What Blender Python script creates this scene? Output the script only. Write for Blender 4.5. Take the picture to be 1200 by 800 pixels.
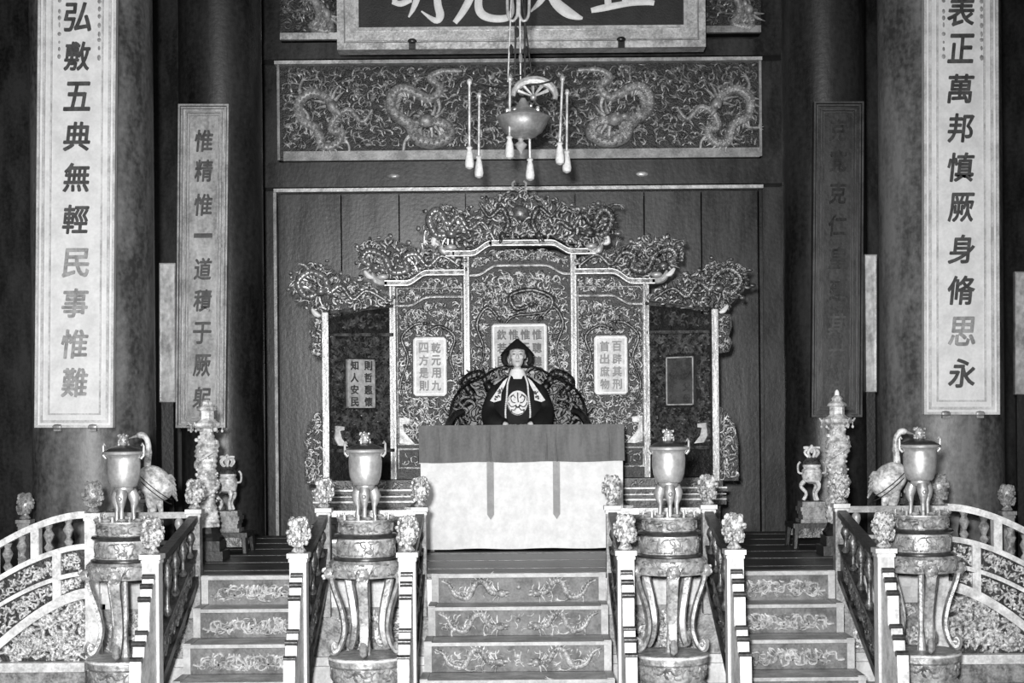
import bpy, bmesh, math, random
from math import sin, cos, pi, sqrt, radians
from mathutils import Vector, Matrix
import numpy as np

for o in list(bpy.data.objects): bpy.data.objects.remove(o)
SC = bpy.context.scene
COL = SC.collection

# ---------------------------------------------------------------- camera, light, exposure
F = 1728.0; EYE = 1.82; ROLL = 0.0087
cam = bpy.data.cameras.new('camera'); cam_o = bpy.data.objects.new('camera', cam); COL.objects.link(cam_o)
cam.sensor_width = 36; cam.lens = F / 1200 * 36
cam.shift_x = -4 / 1200; cam.shift_y = 105 / 1200
cam_o.matrix_world = Matrix.Translation((0, 0, EYE)) @ Matrix.Rotation(pi / 2, 4, 'X') @ Matrix.Rotation(-ROLL, 4, 'Z')
SC.camera = cam_o

world = bpy.data.worlds.new('daylight'); SC.world = world; world.use_nodes = True
world.node_tree.nodes['Background'].inputs[0].default_value = (1, 1, 1, 1)
world.node_tree.nodes['Background'].inputs[1].default_value = 0.30

def area(name, loc, target, size, power):
    l = bpy.data.lights.new(name, 'AREA'); l.shape = 'DISK'; l.size = size; l.energy = power
    o = bpy.data.objects.new(name, l); COL.objects.link(o); o.location = loc
    o.rotation_euler = (Vector(target) - Vector(loc)).to_track_quat('-Z', 'Y').to_euler()
    return o
def spot(name, loc, target, radius, power, cone):
    l = bpy.data.lights.new(name, 'SPOT'); l.shadow_soft_size = radius; l.energy = power; l.spot_size = radians(cone); l.spot_blend = 1.0
    o = bpy.data.objects.new(name, l); COL.objects.link(o); o.location = loc
    o.rotation_euler = (Vector(target) - Vector(loc)).to_track_quat('-Z', 'Y').to_euler()
    return o
spot('flash_lamp', (-0.22, -0.3, 2.12), (-0.6, 12.5, 1.5), 0.12, 7000, 70)
area('doorway_light', (-1.5, -1.5, 4.6), (0, 14, 2.0), 2.6, 480)

SC.view_settings.view_transform = 'Standard'
SC.view_settings.look = 'None'
SC.view_settings.exposure = 0.0
SC.view_settings.gamma = 1.0
SC.view_settings.use_curve_mapping = False

LEVEL = False            # True: things built level in the world, measured along the middle of the photograph
def P(px, py, D):
    dx, dy = px - 600, py - 400
    x = dx - dy * ROLL; y = dy + dx * ROLL
    if LEVEL: x, y = dx, dy + 12 * ROLL
    return Vector(((x - 4) * D / F, D, EYE - (y - 105) * D / F))

# ---------------------------------------------------------------- materials (neutral greys: the place seen in a monochrome photograph)
def mat(name, v, var=0.3, rough=0.5, metal=0.0, scale=8.0, bump=0.15, stretch=(1, 1, 1), spec=0.5, fine=60.0, contrast=None, streak=0.0):
    m = bpy.data.materials.new(name); m.use_nodes = True
    nt = m.node_tree; N = nt.nodes; L = nt.links
    b = N['Principled BSDF']
    tc = N.new('ShaderNodeTexCoord'); mp = N.new('ShaderNodeMapping'); mp.inputs['Scale'].default_value = stretch
    L.new(tc.outputs['Object'], mp.inputs['Vector'])
    n1 = N.new('ShaderNodeTexNoise'); n1.inputs['Scale'].default_value = scale; n1.inputs['Detail'].default_value = 8; n1.inputs['Roughness'].default_value = 0.65
    L.new(mp.outputs[0], n1.inputs['Vector'])
    n2 = N.new('ShaderNodeTexNoise'); n2.inputs['Scale'].default_value = fine; n2.inputs['Detail'].default_value = 3
    L.new(tc.outputs['Object'], n2.inputs['Vector'])
    mx = N.new('ShaderNodeMath'); mx.operation = 'MULTIPLY_ADD'; mx.inputs[1].default_value = 0.35
    L.new(n2.outputs[0], mx.inputs[0]); L.new(n1.outputs[0], mx.inputs[2])
    cr = N.new('ShaderNodeValToRGB')
    lo, hi = v * (1 - var), v * (1 + var)
    c = contrast or (0.54, 0.82)
    cr.color_ramp.elements[0].position = c[0]; cr.color_ramp.elements[0].color = (lo, lo, lo, 1)
    cr.color_ramp.elements[1].position = c[1]; cr.color_ramp.elements[1].color = (hi, hi, hi, 1)
    L.new(mx.outputs[0], cr.inputs[0]); L.new(cr.outputs[0], b.inputs['Base Color'])
    b.inputs['Roughness'].default_value = rough; b.inputs['Metallic'].default_value = metal
    b.inputs['Specular IOR Level'].default_value = spec
    if bump:
        bp = N.new('ShaderNodeBump'); bp.inputs['Strength'].default_value = bump; bp.inputs['Distance'].default_value = 0.02
        L.new(mx.outputs[0], bp.inputs['Height']); L.new(bp.outputs[0], b.inputs['Normal'])
    return m

M = {}
M['lacquer'] = mat('dark_lacquer', 0.014, 0.75, 0.42, 0, 2.2, 0.35, (1, 1, .4), 0.5, 30)
M['wall'] = mat('dark_wall_wood', 0.019, 0.95, 0.35, 0, 2.6, 0.16, (1.6, 1, .5), 0.5, 24)
M['panel'] = mat('mottled_wall_panel', 0.028, 0.9, 0.3, 0, 2.2, 0.14, (2.0, 1, .35), 0.6, 26)  # mottling and streaks paint patchy glare on the boards
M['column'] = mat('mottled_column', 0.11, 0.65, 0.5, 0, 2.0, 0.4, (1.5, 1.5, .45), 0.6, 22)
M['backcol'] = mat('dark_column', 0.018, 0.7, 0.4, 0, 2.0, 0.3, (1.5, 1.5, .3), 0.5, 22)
M['rim'] = mat('pale_moulding', 0.5, 0.35, 0.35, 0.2, 9, 0.2, (1, 1, 1), 0.6, 40)
M['boardframe'] = mat('signboard_frame', 0.52, 0.4, 0.35, 0.3, 5, 0.2, (1, 1, 1), 0.6, 40)
M['boardfield'] = mat('signboard_field', 0.015, 0.6, 0.4, 0, 3, 0.2)
M['white'] = mat('white_lettering', 0.85, 0.1, 0.5, 0, 8, 0.0)
M['paper'] = mat('pale_couplet', 0.68, 0.12, 0.42, 0, 5, 0.12, (1, 1, 1), 0.5, 35)
M['paperrim'] = mat('pale_couplet_rim', 0.5, 0.3, 0.4, 0, 6, 0.15)
M['ink'] = mat('ink', 0.05, 0.5, 0.5, 0, 12, 0.0)
M['paleink'] = mat('pale_ink', 0.27, 0.35, 0.5, 0, 12, 0.0)  # paler ink; on the left couplet it paints glare over the characters
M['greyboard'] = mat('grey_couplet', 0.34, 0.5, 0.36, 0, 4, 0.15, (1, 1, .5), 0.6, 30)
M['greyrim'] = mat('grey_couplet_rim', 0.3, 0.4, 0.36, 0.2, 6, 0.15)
M['dimboard'] = mat('dim_couplet', 0.035, 0.7, 0.36, 0, 3, 0.2, (1, 1, .5), 0.6, 30)  # darker copy of the grey couplet; its dimness is put into the colour
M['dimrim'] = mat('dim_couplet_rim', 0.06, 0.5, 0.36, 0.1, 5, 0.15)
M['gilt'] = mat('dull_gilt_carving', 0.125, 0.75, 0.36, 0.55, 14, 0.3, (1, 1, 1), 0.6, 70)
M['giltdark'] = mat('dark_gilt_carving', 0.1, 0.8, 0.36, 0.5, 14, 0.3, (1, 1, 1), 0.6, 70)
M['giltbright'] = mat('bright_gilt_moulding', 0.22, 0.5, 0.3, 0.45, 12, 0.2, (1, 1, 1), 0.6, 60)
M['post'] = mat('gilt_post', 0.09, 0.5, 0.32, 0.4, 10, 0.2, (1, 1, .2), 0.6, 60)
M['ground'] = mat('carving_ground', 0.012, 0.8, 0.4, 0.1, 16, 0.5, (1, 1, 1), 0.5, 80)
M['friezedragon'] = mat('frieze_dragon', 0.34, 0.5, 0.42, 0.2, 14, 0.4, (1, 1, 1), 0.5, 70)
M['stone'] = mat('pale_marble', 0.6, 0.35, 0.42, 0, 9, 0.3, (1, 1, 1), 0.5, 50)
M['stoneb'] = mat('grey_carved_marble', 0.2, 0.6, 0.45, 0, 12, 0.4, (1, 1, 1), 0.5, 60)
M['darkrail'] = mat('dark_carved_rail', 0.022, 0.8, 0.38, 0.1, 12, 0.4, (1, 1, 1), 0.6, 50)
M['bronze'] = mat('pale_bronze', 0.52, 0.3, 0.42, 0.6, 7, 0.1, (1, 1, 1), 0.6, 40)
M['bronzedark'] = mat('dark_bronze', 0.05, 0.5, 0.3, 0.4, 7, 0.1)
M['standstone'] = mat('carved_stand', 0.33, 0.55, 0.36, 0.25, 14, 0.35, (1, 1, 1), 0.6, 60)
M['enamel'] = mat('mottled_enamel', 0.5, 0.55, 0.36, 0, 16, 0.2, (1, 1, 1), 0.5, 50)
M['stair'] = mat('stair_carpet', 0.1, 0.5, 0.55, 0, 7, 0.25, (1, 1, 1), 0.4, 60)
M['tread'] = mat('stair_tread', 0.36, 0.35, 0.5, 0, 7, 0.2, (1, 1, 1), 0.4, 60)
M['edge'] = mat('stair_edge', 0.32, 0.25, 0.5, 0, 9, 0.15)
M['riserdragon'] = mat('riser_dragon', 0.25, 0.6, 0.45, 0.1, 14, 0.2)
M['board'] = mat('dark_floor_board', 0.026, 0.75, 0.4, 0, 3, 0.4, (.4, 3, 1), 0.5, 40)
M['clothw'] = mat('white_cloth', 0.68, 0.1, 0.8, 0, 9, 0.25, (1, 1, 1), 0.2, 30)
M['clothg'] = mat('grey_cloth', 0.14, 0.2, 0.8, 0, 4, 0.3, (3, 1, .6), 0.2, 50)
M['strap'] = mat('grey_strap', 0.3, 0.15, 0.8, 0, 9, 0.2)
M['robe'] = mat('black_robe', 0.012, 0.3, 0.7, 0, 6, 0.1, (1, 1, 1), 0.2)
M['robe2'] = mat('chest_panel', 0.008, 0.3, 0.7, 0, 6, 0.1, (1, 1, 1), 0.2)
M['skin'] = mat('skin', 0.56, 0.06, 0.55, 0, 8, 0.0)
M['embroid'] = mat('embroidery_white', 0.7, 0.2, 0.6, 0, 40, 0.1)
M['embroidd'] = mat('embroidery_dark', 0.05, 0.3, 0.6, 0, 40, 0.1)
M['mirror'] = mat('old_mirror_reflection', 0.7, 0.5, 0.25, 0.25, 5, 0.12, (1, 1, .5), 0.5, 14)  # pale, mostly diffuse base: the bright reflection is put into the colour
M['floor'] = mat('floor_stone', 0.11, 0.5, 0.4, 0, 3, 0.2)
M['tassel'] = mat('pale_tassel', 0.75, 0.2, 0.5, 0, 20, 0.1)
M['endpost'] = mat('pale_end_post', 0.32, 0.5, 0.32, 0.3, 10, 0.2, (1, 1, .2), 0.6, 60)
M['midstone'] = mat('mottled_relief_stone', 0.4, 0.7, 0.38, 0.15, 30, 0.3, (1, 1, 1), 0.5, 60)  # strong random tone variation over the carved stone
M['thronecarve'] = mat('throne_carving', 0.014, 0.8, 0.36, 0.3, 14, 0.3, (1, 1, 1), 0.6, 70)
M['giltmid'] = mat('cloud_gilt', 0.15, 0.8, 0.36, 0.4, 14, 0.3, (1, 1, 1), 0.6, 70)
M['plaquepale'] = mat('plaque_pale', 0.5, 0.3, 0.4, 0, 12, 0.1, (1, 1, 1), 0.5, 50)
M['plaquegrey'] = mat('plaque_grey', 0.27, 0.35, 0.4, 0, 12, 0.1, (1, 1, 1), 0.5, 50)
M['postgrey'] = mat('newel_stone', 0.5, 0.25, 0.42, 0, 9, 0.2, (1, 1, .3), 0.5, 50)
M['ceil'] = mat('ceiling_wood', 0.03, 0.5, 0.6, 0, 3, 0.1)

# ---------------------------------------------------------------- mesh builder
WL = {}
def tag(o, label=None, cat=None, group=None, kind=None):
    if label: o['label'] = label
    if cat: o['category'] = cat
    if group: o['group'] = group
    if kind: o['kind'] = kind
    return o
def thing(name, loc, label, cat, group=None):
    o = bpy.data.objects.new(name, None); o.empty_display_size = .1
    COL.objects.link(o); o.location = loc; WL[o.name] = Vector(loc)
    return tag(o, label, cat, group)

class MB:
    def __init__(s): s.v = []; s.f = []; s.n = 0
    def add(s, vs, fs):
        b = s.n; s.v.extend([tuple(p) for p in vs]); s.n += len(vs)
        s.f.extend([tuple(i + b for i in q) for q in fs])
    def box(s, c, d, rz=0):
        x, y, z = d[0] / 2, d[1] / 2, d[2] / 2; cr, sr = cos(rz), sin(rz)
        vs = []
        for (a, b, e) in ((-x, -y, -z), (x, -y, -z), (x, y, -z), (-x, y, -z), (-x, -y, z), (x, -y, z), (x, y, z), (-x, y, z)):
            vs.append((c[0] + a * cr - b * sr, c[1] + a * sr + b * cr, c[2] + e))
        s.add(vs, [(0, 3, 2, 1), (4, 5, 6, 7), (0, 1, 5, 4), (1, 2, 6, 5), (2, 3, 7, 6), (3, 0, 4, 7)])
        return s
    def b2(s, x0, x1, y0, y1, z0, z1):
        return s.box(((x0 + x1) / 2, (y0 + y1) / 2, (z0 + z1) / 2), (abs(x1 - x0), abs(y1 - y0), abs(z1 - z0)))
    def quadbox(s, a, b, c, d, off):          # four corners + offset vector
        vs = [a, b, c, d, a + off, b + off, c + off, d + off]
        s.add(vs, [(0, 1, 2, 3), (7, 6, 5, 4), (0, 4, 5, 1), (1, 5, 6, 2), (2, 6, 7, 3), (3, 7, 4, 0)]); return s
    def tube(s, pts, r, n=6, sq=None):
        pts = [Vector(p) for p in pts]; m = len(pts)
        rs = r if isinstance(r, (list, tuple)) else [r] * m
        vs = []; t0 = (pts[1] - pts[0]).normalized()
        up = Vector((0, 0, 1)) if abs(t0.z) < .9 else Vector((0, 1, 0))
        u = t0.cross(up).normalized()
        for i, p in enumerate(pts):
            t = (pts[min(i + 1, m - 1)] - pts[max(i - 1, 0)])
            t = t.normalized() if t.length > 1e-9 else t0
            u = (u - t * u.dot(t)); u = u.normalized() if u.length > 1e-6 else t.orthogonal().normalized()
            w = t.cross(u)
            for k in range(n):
                a = 2 * pi * k / n
                vs.append(p + (u * cos(a) + w * sin(a) * (sq or 1)) * rs[i])
        fs = [(i * n + k, i * n + (k + 1) % n, (i + 1) * n + (k + 1) % n, (i + 1) * n + k) for i in range(m - 1) for k in range(n)]
        fs.append(tuple(range(n - 1, -1, -1))); fs.append(tuple((m - 1) * n + k for k in range(n)))
        s.add(vs, fs); return s
    def lathe(s, prof, c, n=24, lobes=0, amp=0.0, sy=1.0):
        vs = []; m = len(prof)
        for (r, z) in prof:
            for k in range(n):
                a = 2 * pi * k / n; rr = max(r, 1e-4) * (1 + (amp * cos(lobes * a) if lobes else 0))
                vs.append((c[0] + rr * cos(a), c[1] + rr * sin(a) * sy, c[2] + z))
        fs = [(i * n + k, i * n + (k + 1) % n, (i + 1) * n + (k + 1) % n, (i + 1) * n + k) for i in range(m - 1) for k in range(n)]
        fs.append(tuple(range(n - 1, -1, -1))); fs.append(tuple((m - 1) * n + k for k in range(n)))
        s.add(vs, fs); return s
    def ell(s, c, r, seg=8, rings=5, R=None):
        if isinstance(r, (int, float)): r = (r, r, r)
        c = Vector(c); vs = [Vector((0, 0, -r[2]))]
        for i in range(1, rings):
            ph = -pi / 2 + pi * i / rings
            for k in range(seg):
                a = 2 * pi * k / seg
                vs.append(Vector((r[0] * cos(ph) * cos(a), r[1] * cos(ph) * sin(a), r[2] * sin(ph))))
        vs.append(Vector((0, 0, r[2])))
        if R is not None: vs = [R @ p for p in vs]
        vs = [c + p for p in vs]
        fs = [(0, 1 + (k + 1) % seg, 1 + k) for k in range(seg)]
        for i in range(rings - 2):
            for k in range(seg):
                a = 1 + i * seg + k; b = 1 + i * seg + (k + 1) % seg
                fs.append((a, b, b + seg, a + seg))
        t = len(vs) - 1; b = 1 + (rings - 2) * seg
        fs += [(b + k, b + (k + 1) % seg, t) for k in range(seg)]
        s.add(vs, fs); return s
    def prism(s, poly, o, U, V, N, w0, w1):
        o, U, V, N = Vector(o), Vector(U), Vector(V), Vector(N); n = len(poly)
        vs = [o + U * a + V * b + N * w0 for a, b in poly] + [o + U * a + V * b + N * w1 for a, b in poly]
        s.add(vs, [tuple(range(n)), tuple(range(2 * n - 1, n - 1, -1))] + [(k, k + n, (k + 1) % n + n, (k + 1) % n) for k in range(n)])
        return s
    def half(s, pts, rs, fr, w=0.0, seg=4, h=1.0):      # half-round relief stroke on a plane
        o, U, V, N = fr; m = len(pts); vs = []
        for i in range(m):
            a = pts[max(i - 1, 0)]; b = pts[min(i + 1, m - 1)]
            tx, ty = b[0] - a[0], b[1] - a[1]; l = sqrt(tx * tx + ty * ty) or 1e-6
            sx, sy = -ty / l, tx / l
            ww = w[i] if isinstance(w, list) else w
            for k in range(seg):
                an = pi * k / (seg - 1); q = rs[i] * cos(an); d = rs[i] * sin(an) * h
                vs.append(o + U * (pts[i][0] + sx * q) + V * (pts[i][1] + sy * q) + N * (ww + d))
        fs = [(i * seg + k, i * seg + k + 1, (i + 1) * seg + k + 1, (i + 1) * seg + k) for i in range(m - 1) for k in range(seg - 1)]
        fs += [tuple(range(seg)), tuple((m - 1) * seg + k for k in range(seg - 1, -1, -1))]
        s.add(vs, fs)
    def build(s, name, m, parent=None, loc=None, smooth=True, kind=None):
        off = WL[parent.name] if parent is not None else Vector(loc or (0, 0, 0))
        a = np.array(s.v, dtype=np.float64) - np.array(off)
        me = bpy.data.meshes.new(name); me.from_pydata(a.tolist(), [], s.f)
        bm = bmesh.new(); bm.from_mesh(me); bmesh.ops.recalc_face_normals(bm, faces=bm.faces); bm.to_mesh(me); bm.free()
        if smooth:
            me.polygons.foreach_set('use_smooth', [True] * len(me.polygons))
            try: me.set_sharp_from_angle(angle=radians(40))
            except Exception: pass
        me.materials.append(M[m] if isinstance(m, str) else m)
        o = bpy.data.objects.new(name, me); COL.objects.link(o)
        if parent is not None: o.parent = parent
        else: o.location = off
        WL[o.name] = off
        if kind: o['kind'] = kind
        return o

def copy_tree(o, delta=(0, 0, 0), parent=None, mirror=False):
    c = o.copy(); COL.objects.link(c); c.parent = parent
    if parent is None: c.location = Vector(o.location) + Vector(delta)
    WL[c.name] = (WL[parent.name] if parent is not None else Vector(c.location))
    for ch in o.children: copy_tree(ch, parent=c)
    return c

def catmull(pts, k=5):
    out = []; n = len(pts)
    for i in range(n - 1):
        p0, p1, p2, p3 = pts[max(i - 1, 0)], pts[i], pts[i + 1], pts[min(i + 2, n - 1)]
        for j in range(k):
            t = j / k
            out.append(tuple(.5 * ((2 * b) + (-a + c) * t + (2 * a - 5 * b + 4 * c - d) * t * t + (-a + 3 * b - 3 * c + d) * t ** 3)
                             for a, b, c, d in zip(p0, p1, p2, p3)))
    out.append(tuple(pts[-1])); return out

def inpoly(x, y, poly):
    r = False; j = len(poly) - 1
    for i in range(len(poly)):
        xi, yi = poly[i]; xj, yj = poly[j]
        if (yi > y) != (yj > y) and x < (xj - xi) * (y - yi) / (yj - yi) + xi: r = not r
        j = i
    return r

def scrolls(mb, fr, poly, n, rad, L, rng, w=0.0, wvar=0.0, holes=(), h=1.0, steps=9):
    """carved cloud and vine curls filling a polygon (u, v) of a plane"""
    us = [p[0] for p in poly]; vs = [p[1] for p in poly]
    u0, u1, v0, v1 = min(us), max(us), min(vs), max(vs)
    c = 0; tries = 0
    while c < n and tries < n * 12:
        tries += 1
        x = rng.uniform(u0, u1); y = rng.uniform(v0, v1)
        if not inpoly(x, y, poly) or any(a < x < b and d < y < e for a, b, d, e in holes): continue
        hd = rng.uniform(0, 2 * pi); l = L * rng.uniform(.5, 1.3); ds = l / steps
        k0 = rng.choice((-1, 1)) * rng.uniform(.2, 1) / L; k1 = (rng.choice((-1, 1)) if rng.random() < .3 else (1 if k0 > 0 else -1)) * rng.uniform(8, 16) / L
        r = rad * rng.uniform(.6, 1.25); pts = []
        for i in range(steps):
            pts.append((x, y)); t = i / steps
            hd += (k0 + (k1 - k0) * t * t) * ds
            x += cos(hd) * ds; y += sin(hd) * ds
            if not inpoly(x, y, poly) or any(a < x < b and d < y < e for a, b, d, e in holes): break
        if len(pts) < 4: continue
        m = len(pts); rs = [r * (.45 + .75 * sin(pi * min(1, (i + .6) / m)) ** .7) for i in range(m)]
        mb.half(pts, rs, fr, w + rng.uniform(0, wvar), 4, h); c += 1
    return c

def dragon(mb, fr, pts, r, rng, headflip=1, legs=True, w=0.0):
    """a serpentine dragon in relief; pts from tail to head in (u, v)"""
    o, U, V, N = fr
    pth = catmull(pts, 7); m = len(pth)
    rs = [r * (.25 + 1.0 * sin(min(1, .12 + i / m * 1.0) * pi * .62)) for i in range(m)]
    mb.half(pth, rs, fr, w, 6, 1.1)
    for i in range(2, m - 2, 2):                      # spine fins
        a, b = pth[i - 1], pth[i + 1]; tx, ty = b[0] - a[0], b[1] - a[1]; l = sqrt(tx * tx + ty * ty) or 1e-6
        sx, sy = -ty / l * headflip, tx / l * headflip
        p = pth[i]; q = rs[i]
        mb.half([(p[0] + sx * q * .6, p[1] + sy * q * .6), (p[0] + sx * q * 1.7 - tx / l * q * .5, p[1] + sy * q * 1.7 - ty / l * q * .5)], [q * .4, q * .08], fr, w + .3 * q, 4)
    if legs:
        for fpos in (.28, .42, .66, .8):
            i = int(fpos * m); a, b = pth[i - 1], pth[i + 1]; tx, ty = b[0] - a[0], b[1] - a[1]; l = sqrt(tx * tx + ty * ty) or 1e-6
            sd = rng.choice((-1, 1)); sx, sy = -ty / l * sd, tx / l * sd; p = pth[i]
            k = (p[0] + sx * r * 2.2 + tx / l * r, p[1] + sy * r * 2.2 + ty / l * r); e = (k[0] + tx / l * r * 2 + sx * r, k[1] + ty / l * r * 2 + sy * r)
            mb.half(catmull([p, k, e], 3), [r * .6] * 3 + [r * .4] * 3 + [r * .35], fr, w, 4)
            for c in (-.8, -.25, .3, .85):
                an = math.atan2(ty, tx) + c
                mb.half([e, (e[0] + cos(an) * r * 1.4, e[1] + sin(an) * r * 1.4)], [r * .22, r * .06], fr, w, 4)
    hx, hy = pth[-1]; tx, ty = pth[-1][0] - pth[-3][0], pth[-1][1] - pth[-3][1]; l = sqrt(tx * tx + ty * ty) or 1e-6; tx /= l; ty /= l
    R = Matrix((U * tx + V * ty, -U * ty + V * tx, N)).transposed()
    def H(a, b, c): return o + U * (hx + (tx * a - ty * b) * r) + V * (hy + (ty * a + tx * b) * r) + N * (w + c * r)
    for i in range(3, m - 2):
        p = pth[i]; a, b = pth[i - 1], pth[i + 1]; sx, sy = -(b[1] - a[1]), b[0] - a[0]; l2 = sqrt(sx * sx + sy * sy) or 1e-6
        for q in ((-.5, .5) if i % 2 else (0,)):
            mb.ell(o + U * (p[0] + sx / l2 * rs[i] * q) + V * (p[1] + sy / l2 * rs[i] * q) + N * (w + rs[i] * (1.0 if q == 0 else .85)), rs[i] * .3, 5, 3)
    hr = r; r = r * 1.45
    mb.ell(H(.6, 0, .5), (r * 1.3, r * 1.0, r), 8, 6, R)
    mb.ell(H(2.0, .3, .4), (r * .9, r * .5, r * .6), 8, 5, R)
    mb.ell(H(1.7, -.6, .3), (r * .8, r * .28, r * .4), 8, 5, R)
    mb.ell(H(1.0, .6, 1.2), r * .28, 6, 4)
    a0 = math.atan2(ty, tx)
    for c, ll in ((2.2, 3.0), (2.7, 3.6), (-2.2, 3.0), (-2.7, 3.4), (3.1, 3.0)):
        pts2 = [(hx + cos(a0 + c * (1 - .18 * j * (1 if c > 0 else 1) / 3)) * r * ll * j / 3 + tx * r * .3, hy + sin(a0 + c * (1 - .1 * j / 3)) * r * ll * j / 3 + ty * r * .3) for j in range(1, 4)]
        mb.half(pts2, [r * .35, r * .25, r * .08], fr, w + .3 * r, 4)

def frame_at(o, rz=0):
    return (Vector(o), Vector((cos(rz), sin(rz), 0)), Vector((0, 0, 1)), Vector((sin(rz), -cos(rz), 0)))

def char(txt, ctr, w, h, mt, parent, name='character', fr=None, depth=0.006, bold=0.012, shear=0.0, thick=0.0):
    cu = bpy.data.curves.new('glyph', 'FONT'); cu.body = txt; cu.size = 1; cu.offset = bold; cu.extrude = .5; cu.shear = shear; cu.resolution_u = 3
    ob = bpy.data.objects.new('glyph', cu); COL.objects.link(ob)
    dg = bpy.context.evaluated_depsgraph_get()
    me = bpy.data.meshes.new_from_object(ob.evaluated_get(dg)); bpy.data.objects.remove(ob); bpy.data.curves.remove(cu)
    n = len(me.vertices); a = np.zeros(n * 3); me.vertices.foreach_get('co', a); a = a.reshape(-1, 3)
    if n == 0: return None
    mn, mxx = a.min(0), a.max(0); c = (mn + mxx) / 2; sz = np.maximum(mxx - mn, 1e-5)
    polys = [tuple(p.vertices) for p in me.polygons]
    if thick:
        aa, pp_ = [], []
        for q, (ex, ey) in enumerate(((0, 0), (1, .4), (-1, -.4), (.4, -1), (-.4, 1))):
            aa.append(a + np.array([ex * thick * sz[0], ey * thick * sz[1], q * .1])); pp_ += [tuple(i + q * n for i in p) for p in polys]
        a = np.concatenate(aa); me = bpy.data.meshes.new(name); me.from_pydata(a.tolist(), [], pp_)
    if txt in '一': h = h * .2
    if fr is None: fr = frame_at((0, 0, 0))
    u = (a[:, 0] - c[0]) / sz[0] * w; v = (a[:, 1] - c[1]) / sz[1] * h; d = (a[:, 2] - c[2]) / sz[2] * depth
    o, U, V, N = (np.array(q) for q in fr); off = np.array(WL[parent.name])
    wv = np.array(ctr) + np.outer(u, U) + np.outer(v, V) + np.outer(d, N) - off
    me.vertices.foreach_set('co', wv.ravel()); me.update(); me.materials.clear(); me.materials.append(M[mt])
    ob = bpy.data.objects.new(name, me); COL.objects.link(ob); ob.parent = parent; WL[ob.name] = WL[parent.name]
    return ob

# ================================================================= SETTING
def struct(name, mb, m, smooth=False):
    o = mb.build(name, m, None, None, smooth); o['kind'] = 'structure'; return o
HX = 9.5; CEIL = 7.6; BY = 17.0
floor_o = struct('floor', MB().b2(-HX, HX, -2.5, BY + .3, -.1, 0), 'floor')
for i in range(12):
    for j in range(3):
        x = -4.2 + i * .7; y = 8.05 + j * .7
        MB().b2(x + .006, x + .694, y + .006, y + .694, 0, .006).build('floor_tile', 'floor', floor_o, smooth=False)
struct('ceiling', MB().b2(-HX, HX, -2.5, BY + .3, CEIL, CEIL + .1), 'ceil')
struct('wall_left', MB().b2(-HX - .1, -HX, -2.5, BY + .3, 0, CEIL), 'wall')
struct('wall_right', MB().b2(HX, HX + .1, -2.5, BY + .3, 0, CEIL), 'wall')
wall_b = struct('wall_back', MB().b2(-HX, HX, BY, BY + .2, 0, CEIL), 'wall')

LEVEL = True
# wall panelling behind the screen (individual boards)
DW = 16.7
def rectpx(mb, x0, y0, x1, y1, D, th, back=True):
    a, b, c, d = P(x0, y1, D), P(x1, y1, D), P(x1, y0, D), P(x0, y0, D)
    mb.quadbox(a, b, c, d, Vector((0, th, 0))); return mb
xs = [330, 402, 470, 548, 612, 676, 757, 824, 890]
for i in range(8):
    rectpx(MB(), xs[i] + .8, 226, xs[i + 1] - .8, 640, DW + .04, .2).build('panel', 'panel', wall_b, smooth=False)
# pale mouldings around it
t = MB(); rectpx(t, 323, 218.5, 897, 222.5, DW - .05, .12); t.build('trim_1', 'rim', None, smooth=False)['kind'] = 'structure'
t = MB(); rectpx(t, 322.5, 223, 326, 640, DW - .03, .12); t.build('trim_2', 'greyrim', None, smooth=False)['kind'] = 'structure'
t = MB(); rectpx(t, 892, 221, 895.5, 640, DW - .03, .12); t.build('trim_3', 'panel', None, smooth=False)['kind'] = 'structure'
t = MB(); rectpx(t, 325, 68.5, 897, 72.5, DW - .1, .16); t.build('trim_4', 'rim', None, smooth=False)['kind'] = 'structure'
t = MB(); rectpx(t, 300, 188, 922, 217, DW, .25); t.build('trim_5', 'wall', None, smooth=False)['kind'] = 'structure'
t = MB(); rectpx(t, 300, 48, 922, 67, DW, .25); t.build('trim_6', 'wall', None, smooth=False)['kind'] = 'structure'
for i, px in enumerate((464, 755)):
    c = P(px, 205, DW - .01); MB().ell(c, (.07, .02, .03), 10, 5).build('beam_stud', 'boardframe', wall_b)

# ---------------------------------------------------------------- carved dragon frieze
rng = random.Random(5)
fo = P(612, 185, DW - .02)
fz = thing('carved_frieze', fo, 'long dark carved frieze of four dragons among clouds above the screen', 'frieze')
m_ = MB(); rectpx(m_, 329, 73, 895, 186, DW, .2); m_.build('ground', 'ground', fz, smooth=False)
m_ = MB(); rectpx(m_, 335, 175, 893, 186, DW - .06, .08); m_.build('lower_rail', 'greyrim', fz, smooth=False)
for xa, xb in ((328, 331), (893, 896)):
    m_ = MB(); rectpx(m_, xa, 73, xb, 185, DW - .05, .08); m_.build('side_rail', 'greyrim', fz, smooth=False)
FRW = frame_at((0, DW, 0))
def W2(px, py, D=DW):
    p = P(px, py, D); return (p.x, p.z)
B = [(545, 84), (522, 84), (508, 92), (520, 104), (507, 116), (480, 104), (465, 110), (464, 130), (484, 146), (492, 162), (512, 168), (530, 158), (524, 146), (508, 143)]
A = [(440, 128), (428, 142), (412, 128), (396, 138), (392, 152), (404, 154), (398, 168), (382, 170), (374, 150), (358, 140), (354, 120), (368, 108), (384, 112), (392, 122)]
for k, path in enumerate((A, B)):
    for sgn in (1, -1):
        pp = [(x if sgn > 0 else 1224 - x + (12 if k == 0 else 2), y) for x, y in path]
        mb = MB(); dragon(mb, FRW, [W2(*p) for p in pp], .056 if k else .046, rng, sgn, w=.04)
        mb.build('dragon', 'friezedragon', fz)
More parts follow.
